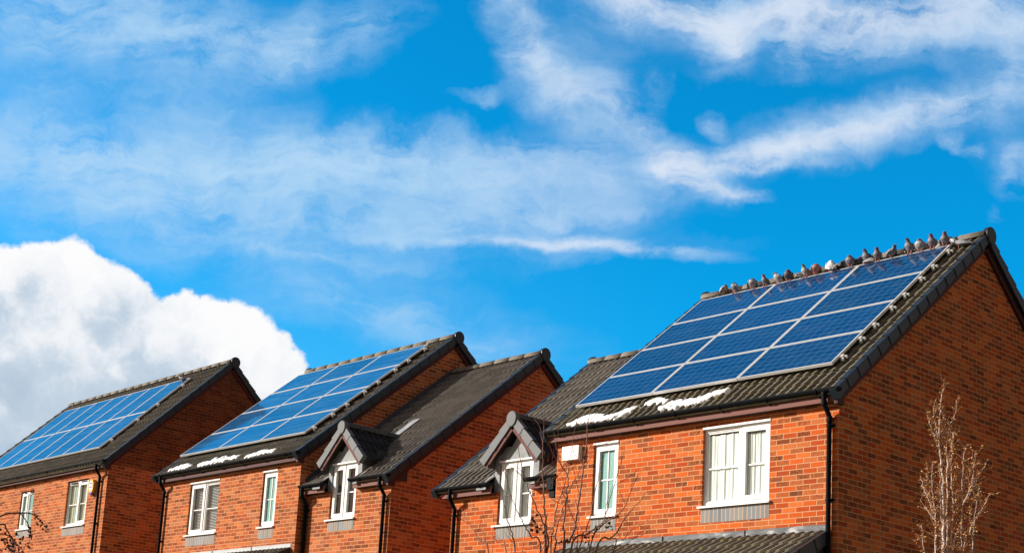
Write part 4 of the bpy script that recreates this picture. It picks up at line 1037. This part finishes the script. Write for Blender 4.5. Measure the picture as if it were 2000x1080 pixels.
def tree(name, label, t, stems, thin, r0s, barkm, twigm, leafm, twig_den, bud, rnd, trunk_px, spread=.25, twig_len=(.08, .28), up=.8, tag_cat='tree', scale=1.0, rscale=1.0):
    """stems: traced limbs (photo pixels) put at real depth t with their own spread in depth"""
    base = at(trunk_px[0], trunk_px[1], t); gz = ground_z(base.x, base.y); foot = Vector((base.x, base.y, gz))
    tr = MB(); tw = MB(); lf = MB()
    hd = Vector((ray(*trunk_px).x, ray(*trunk_px).y, 0)).normalized()
    for i, (pts, r0, r1) in enumerate(stems):
        off = rnd.uniform(-spread, spread)
        P = []
        for j, (x, y) in enumerate(pts):
            P.append(at(x, y, t+off*(j/(len(pts)-1))*1.6*(1 if pts[0][1] > 1060 else .7)))
        if pts[0][1] >= 1060:
            q = P[0]; mid = foot.lerp(q, .55)+Vector((rnd.uniform(-.03, .03), rnd.uniform(-.03, .03), 0)); P = [foot+Vector((rnd.uniform(-.03, .03), rnd.uniform(-.03, .03), -.02)), mid]+P; rr0 = r0*1.5
        else: rr0 = r0
        C = curve(P, 6)
        for q in range(1, len(C)-1): C[q] += Vector((rnd.gauss(0, .004), rnd.gauss(0, .004), 0))
        R = [rr0+(r1-rr0)*(q/(len(C)-1))**.9 for q in range(len(C))]
        R = [q*rscale for q in R]; (tr if r0 > thin else tw).tube(C, R, 7 if r0 > thin else 5)
        L = len(C)
        for q in range(1, L-1):
            if C[q].z < gz+1.6: continue
            seg = (C[q+1]-C[q]).length
            for _ in range(int(seg*twig_den+rnd.random())):
                d = (C[q+1]-C[q]).normalized(); s = Vector((rnd.gauss(0, 1), rnd.gauss(0, 1), rnd.gauss(0, .5))); s = (s-d*s.dot(d)).normalized()
                ln = rnd.uniform(*twig_len)*(1.1-.5*q/L); dirn = (d*up+s).normalized(); p = C[q]; pp = [p]
                for w in range(4):
                    dirn = (dirn+Vector((0, 0, .12))+Vector((rnd.gauss(0, .16), rnd.gauss(0, .16), rnd.gauss(0, .12)))).normalized(); p = p+dirn*ln/4; pp.append(p)
                tw.tube(pp, [min(R[q]*.6, .0035), .0028, .0023, .0018, .0012], 4, cap=False)
                if bud:
                    for w in range(1, 5):
                        for _b in range(rnd.choice((0, 1, 1, 2))*bud): leaf(lf, pp[w]+Vector((rnd.gauss(0, .004),)*3), rnd.uniform(.010, .026)*scale, rnd)
        if bud:
            for q in range(L//3, L): 
                if rnd.random() < .7: leaf(lf, C[q], rnd.uniform(.012, .026)*scale, rnd)
    root = empty(name, foot); tag(root, label, tag_cat)
    for mb, nm, m in ((tr, 'trunk', barkm), (tw, 'crown', twigm), (lf, 'buds', leafm)):
        if mb.v: rel(mb, foot); mb.build(nm, m, root, smooth_all=(nm != 'buds'))
    return root, foot
def Z5(l): return [(1760+x/3.176, 740+y/3.176) for x, y in l]
def Z6(l): return [(880+x/3.1775, 740+y/3.1775) for x, y in l]
rb = random.Random(5)
birch = [
 (Z5([(262, 1080), (262, 900), (262, 720), (252, 560), (238, 420), (236, 300), (240, 200), (255, 90), (268, 10)]), .0135, .002),
 (Z5([(238, 430), (205, 350), (180, 280), (165, 230)]), .006, .002), (Z5([(240, 400), (215, 290), (200, 210), (215, 130)]), .005, .002), (Z5([(250, 420), (258, 300), (250, 180)]), .004, .0015),
 (Z5([(285, 1075), (287, 900), (287, 740), (285, 560), (284, 400), (300, 300), (335, 220), (342, 130)]), .008, .002),
 (Z5([(303, 1080), (322, 880), (318, 700), (312, 520), (315, 420), (322, 330)]), .0085, .002),
 (Z5([(325, 1075), (368, 920), (378, 760), (383, 600), (388, 480), (418, 405)]), .0075, .002),
 (Z5([(382, 780), (425, 690), (450, 570), (465, 440)]), .006, .002), (Z5([(385, 770), (440, 690), (490, 590), (538, 500)]), .006, .002),
 (Z5([(215, 1080), (216, 960), (214, 870), (180, 770), (145, 690), (118, 600)]), .009, .002), (Z5([(213, 880), (160, 810), (120, 745)]), .005, .0015),
 (Z5([(214, 860), (200, 720), (190, 600), (200, 510)]), .0055, .002), (Z5([(385, 1075), (420, 960), (450, 880), (500, 810), (556, 705)]), .0065, .002),
 (Z5([(440, 1080), (448, 940), (465, 800), (486, 660)]), .006, .002), (Z5([(140, 1075), (132, 980), (128, 900)]), .005, .002), (Z5([(368, 1080), (372, 960), (380, 850)]), .005, .002),
 (Z5([(425, 880), (428, 790), (424, 730)]), .004, .0015), (Z5([(320, 820), (345, 700), (352, 560)]), .0045, .0015), (Z5([(245, 780), (240, 700), (250, 600)]), .004, .0015),
 (Z5([(250, 1065), (247, 800), (244, 640), (228, 520)]), .005, .0015), (Z5([(165, 740), (160, 620), (165, 540)]), .0035, .0012), (Z5([(292, 560), (300, 470), (318, 380)]), .004, .0015),
 (Z5([(430, 680), (420, 600), (440, 520)]), .0035, .0012)]
tree('bare_tree', 'slender pale-stemmed bare tree with tan buds in front of the shaded gable at the right', 14.5, birch, .0045, None, M_BIRCH, M_TWIG, M_BUD, 36, 1, rb, (1842, 1079), twig_len=(.06, .20), rscale=.85)
rs = random.Random(11)
shrub = [
 (Z6([(590, 1080), (592, 950), (588, 860), (578, 720), (572, 560), (574, 400), (582, 190)]), .012, .0025),
 (Z6([(600, 1075), (605, 980), (560, 860), (500, 720), (450, 580), (412, 390)]), .009, .002),
 (Z6([(700, 1080), (735, 1010), (768, 930), (790, 800), (815, 640), (835, 460), (850, 300), (866, 165)]), .012, .003),
 (Z6([(705, 1060), (702, 920), (715, 780), (728, 640), (715, 580), (672, 500), (640, 330)]), .009, .002),
 (Z6([(745, 1075), (850, 960), (960, 890), (1060, 820), (1110, 720), (1152, 555)]), .009, .002),
 (Z6([(900, 1075), (1000, 985), (1060, 900), (1100, 840), (1170, 760), (1222, 690)]), .009, .002),
 (Z6([(1000, 1080), (1080, 990), (1158, 880)]), .007, .002),
 (Z6([(560, 1075), (500, 980), (460, 900), (395, 780), (300, 480)]), .008, .002),
 (Z6([(400, 1080), (385, 980), (350, 850), (320, 720), (306, 560)]), .007, .002),
 (Z6([(350, 1078), (290, 1010), (240, 945)]), .006, .002), (Z6([(240, 1080), (180, 1000), (120, 900), (65, 800)]), .007, .002),
 (Z6([(650, 1070), (655, 950), (700, 800), (760, 640), (900, 400)]), .007, .002),
 (Z6([(800, 1065), (850, 920), (880, 780), (915, 620), (972, 400)]), .007, .002), (Z6([(860, 1065), (940, 900), (985, 760), (1020, 640), (1068, 490)]), .007, .002),
 (Z6([(620, 1070), (640, 930), (660, 790), (720, 620), (745, 470), (780, 260)]), .006, .002),
 (Z6([(790, 1070), (760, 850), (690, 700), (640, 600)]), .005, .0015), (Z6([(820, 560), (860, 500), (910, 380)]), .004, .0015), (Z6([(480, 720), (540, 640), (600, 560), (660, 500)]), .004, .0015),
 (Z6([(700, 560), (640, 470), (600, 400)]), .003, .0015), (Z6([(830, 540), (770, 460), (745, 390)]), .004, .0015)]
sh, foot = tree('bare_tree', 'many-stemmed bare sapling with thin red-brown shoots in front of the dormer house', 12.0, shrub, .0055, None, M_SHRUB, M_RTWIG, M_DEADLEAF, 5.0, 0, rs, (1090, 1079), twig_len=(.12, .5), up=1.1, spread=.35, rscale=.84)
for (x, y, k_) in ((520, 880, 7), (535, 925, 6), (895, 935, 4), (988, 912, 5), (845, 985, 6), (880, 965, 3), (700, 1010, 3), (600, 960, 3)):
    lm = MB(); px, py = 880+x/3.1775, 740+y/3.1775; c = at(px, py, 12.0)
    for _ in range(k_): leaf(lm, c+Vector((rs.gauss(0, .012), rs.gauss(0, .012), rs.gauss(0, .015))), rs.uniform(.025, .05), rs, .9)
    rel(lm, foot); lm.build('withered_leaf', M_DEADLEAF, sh)
# tree standing left of the view, one drooping branch reaching in
rl = random.Random(3)
TL = 9.5
trunkp = at(-260, 1079, TL); gz = ground_z(trunkp.x, trunkp.y); foot = Vector((trunkp.x, trunkp.y, gz))
tr = MB(); top = at(-230, 900, TL); tr.tube(curve([foot, foot.lerp(top, .5)+Vector((.05, .02, 0)), top, at(-300, 700, TL)], 6), [.07-.003*i for i in range(19)], 10)
cr = MB(); lf = MB()
def zz(l): return [at(x/9, 960+y/9, TL) for x, y in l]
limbs = [(zz([(-2000, 500), (-900, 560), (-100, 470), (0, 430), (130, 385), (300, 370), (480, 372), (560, 390), (640, 440), (700, 500), (780, 590), (850, 690)]), .008, .002),
 (zz([(300, 370), (380, 400), (440, 480), (510, 600), (540, 700), (550, 800), (510, 880), (490, 960)]), .004, .0015),
 (zz([(-2100, 700), (-900, 700), (-100, 590), (0, 572), (80, 575), (110, 650), (190, 780), (240, 850), (320, 940), (380, 1000), (440, 1090)]), .008, .002),
 (zz([(-1900, 900), (-800, 800), (0, 740), (100, 755), (190, 790), (230, 900), (210, 1000), (200, 1100)]), .006, .002),
 (zz([(0, 240), (40, 200), (80, 165)]), .003, .0012), (zz([(190, 775), (260, 770), (340, 765)]), .002, .001), (zz([(320, 940), (340, 1010), (345, 1060)]), .002, .001), (zz([(95, 570), (150, 510)]), .002, .001)]
for P, a, b_ in limbs:
    C = curve(P, 5); cr.tube(C, [a+(b_-a)*i/(len(C)-1) for i in range(len(C))], 6)
FR = []
for x, y, n_ in ((655, 515, 2), (700, 540, 4), (695, 590, 3), (790, 625, 5), (825, 660, 4), (845, 690, 3), (515, 650, 4), (530, 700, 4), (545, 750, 5), (550, 805, 4), (500, 870, 3), (510, 915, 5), (495, 950, 5), (430, 845, 4), (415, 880, 2), (80, 870, 6), (55, 860, 3), (140, 875, 2), (200, 815, 3), (235, 860, 6), (225, 905, 6), (200, 950, 7), (165, 985, 7), (215, 1010, 8), (175, 1040, 6), (225, 1050, 6), (260, 880, 4), (300, 765, 3), (335, 765, 2), (320, 835, 3), (340, 1010, 6), (350, 1040, 4), (490, 765, 2), (565, 415, 2), (610, 435, 2), (660, 450, 2), (115, 800, 2), (60, 660, 2), (20, 650, 2), (90, 690, 2), (150, 925, 4), (30, 1060, 3)):
    c = at(x/9, 960+y/9, TL+rl.uniform(-.06, .06)); lf = MB()
    for _ in range(n_): leaf(lf, c+Vector((rl.gauss(0, .008), rl.gauss(0, .008), rl.gauss(0, .008))), rl.uniform(.014, .026), rl, .8)
    FR.append(lf)
root = empty('bare_tree', foot); tag(root, 'drooping dark branch with clusters of withered fruit at the lower left corner', 'tree')
rel(tr, foot); rel(cr, foot)
tr.build('trunk', M_SHRUB, root, smooth_all=True); cr.build('crown', bark('branch_bark', (.11, .07, .055), (.05, .035, .03)), root, smooth_all=True)
M_FRUIT = plain('dark_fruit', (.055, .012, .014), .6, var=.5, nscale=60)
for lf in FR: rel(lf, foot); lf.build('fruit_cluster', M_FRUIT, root)
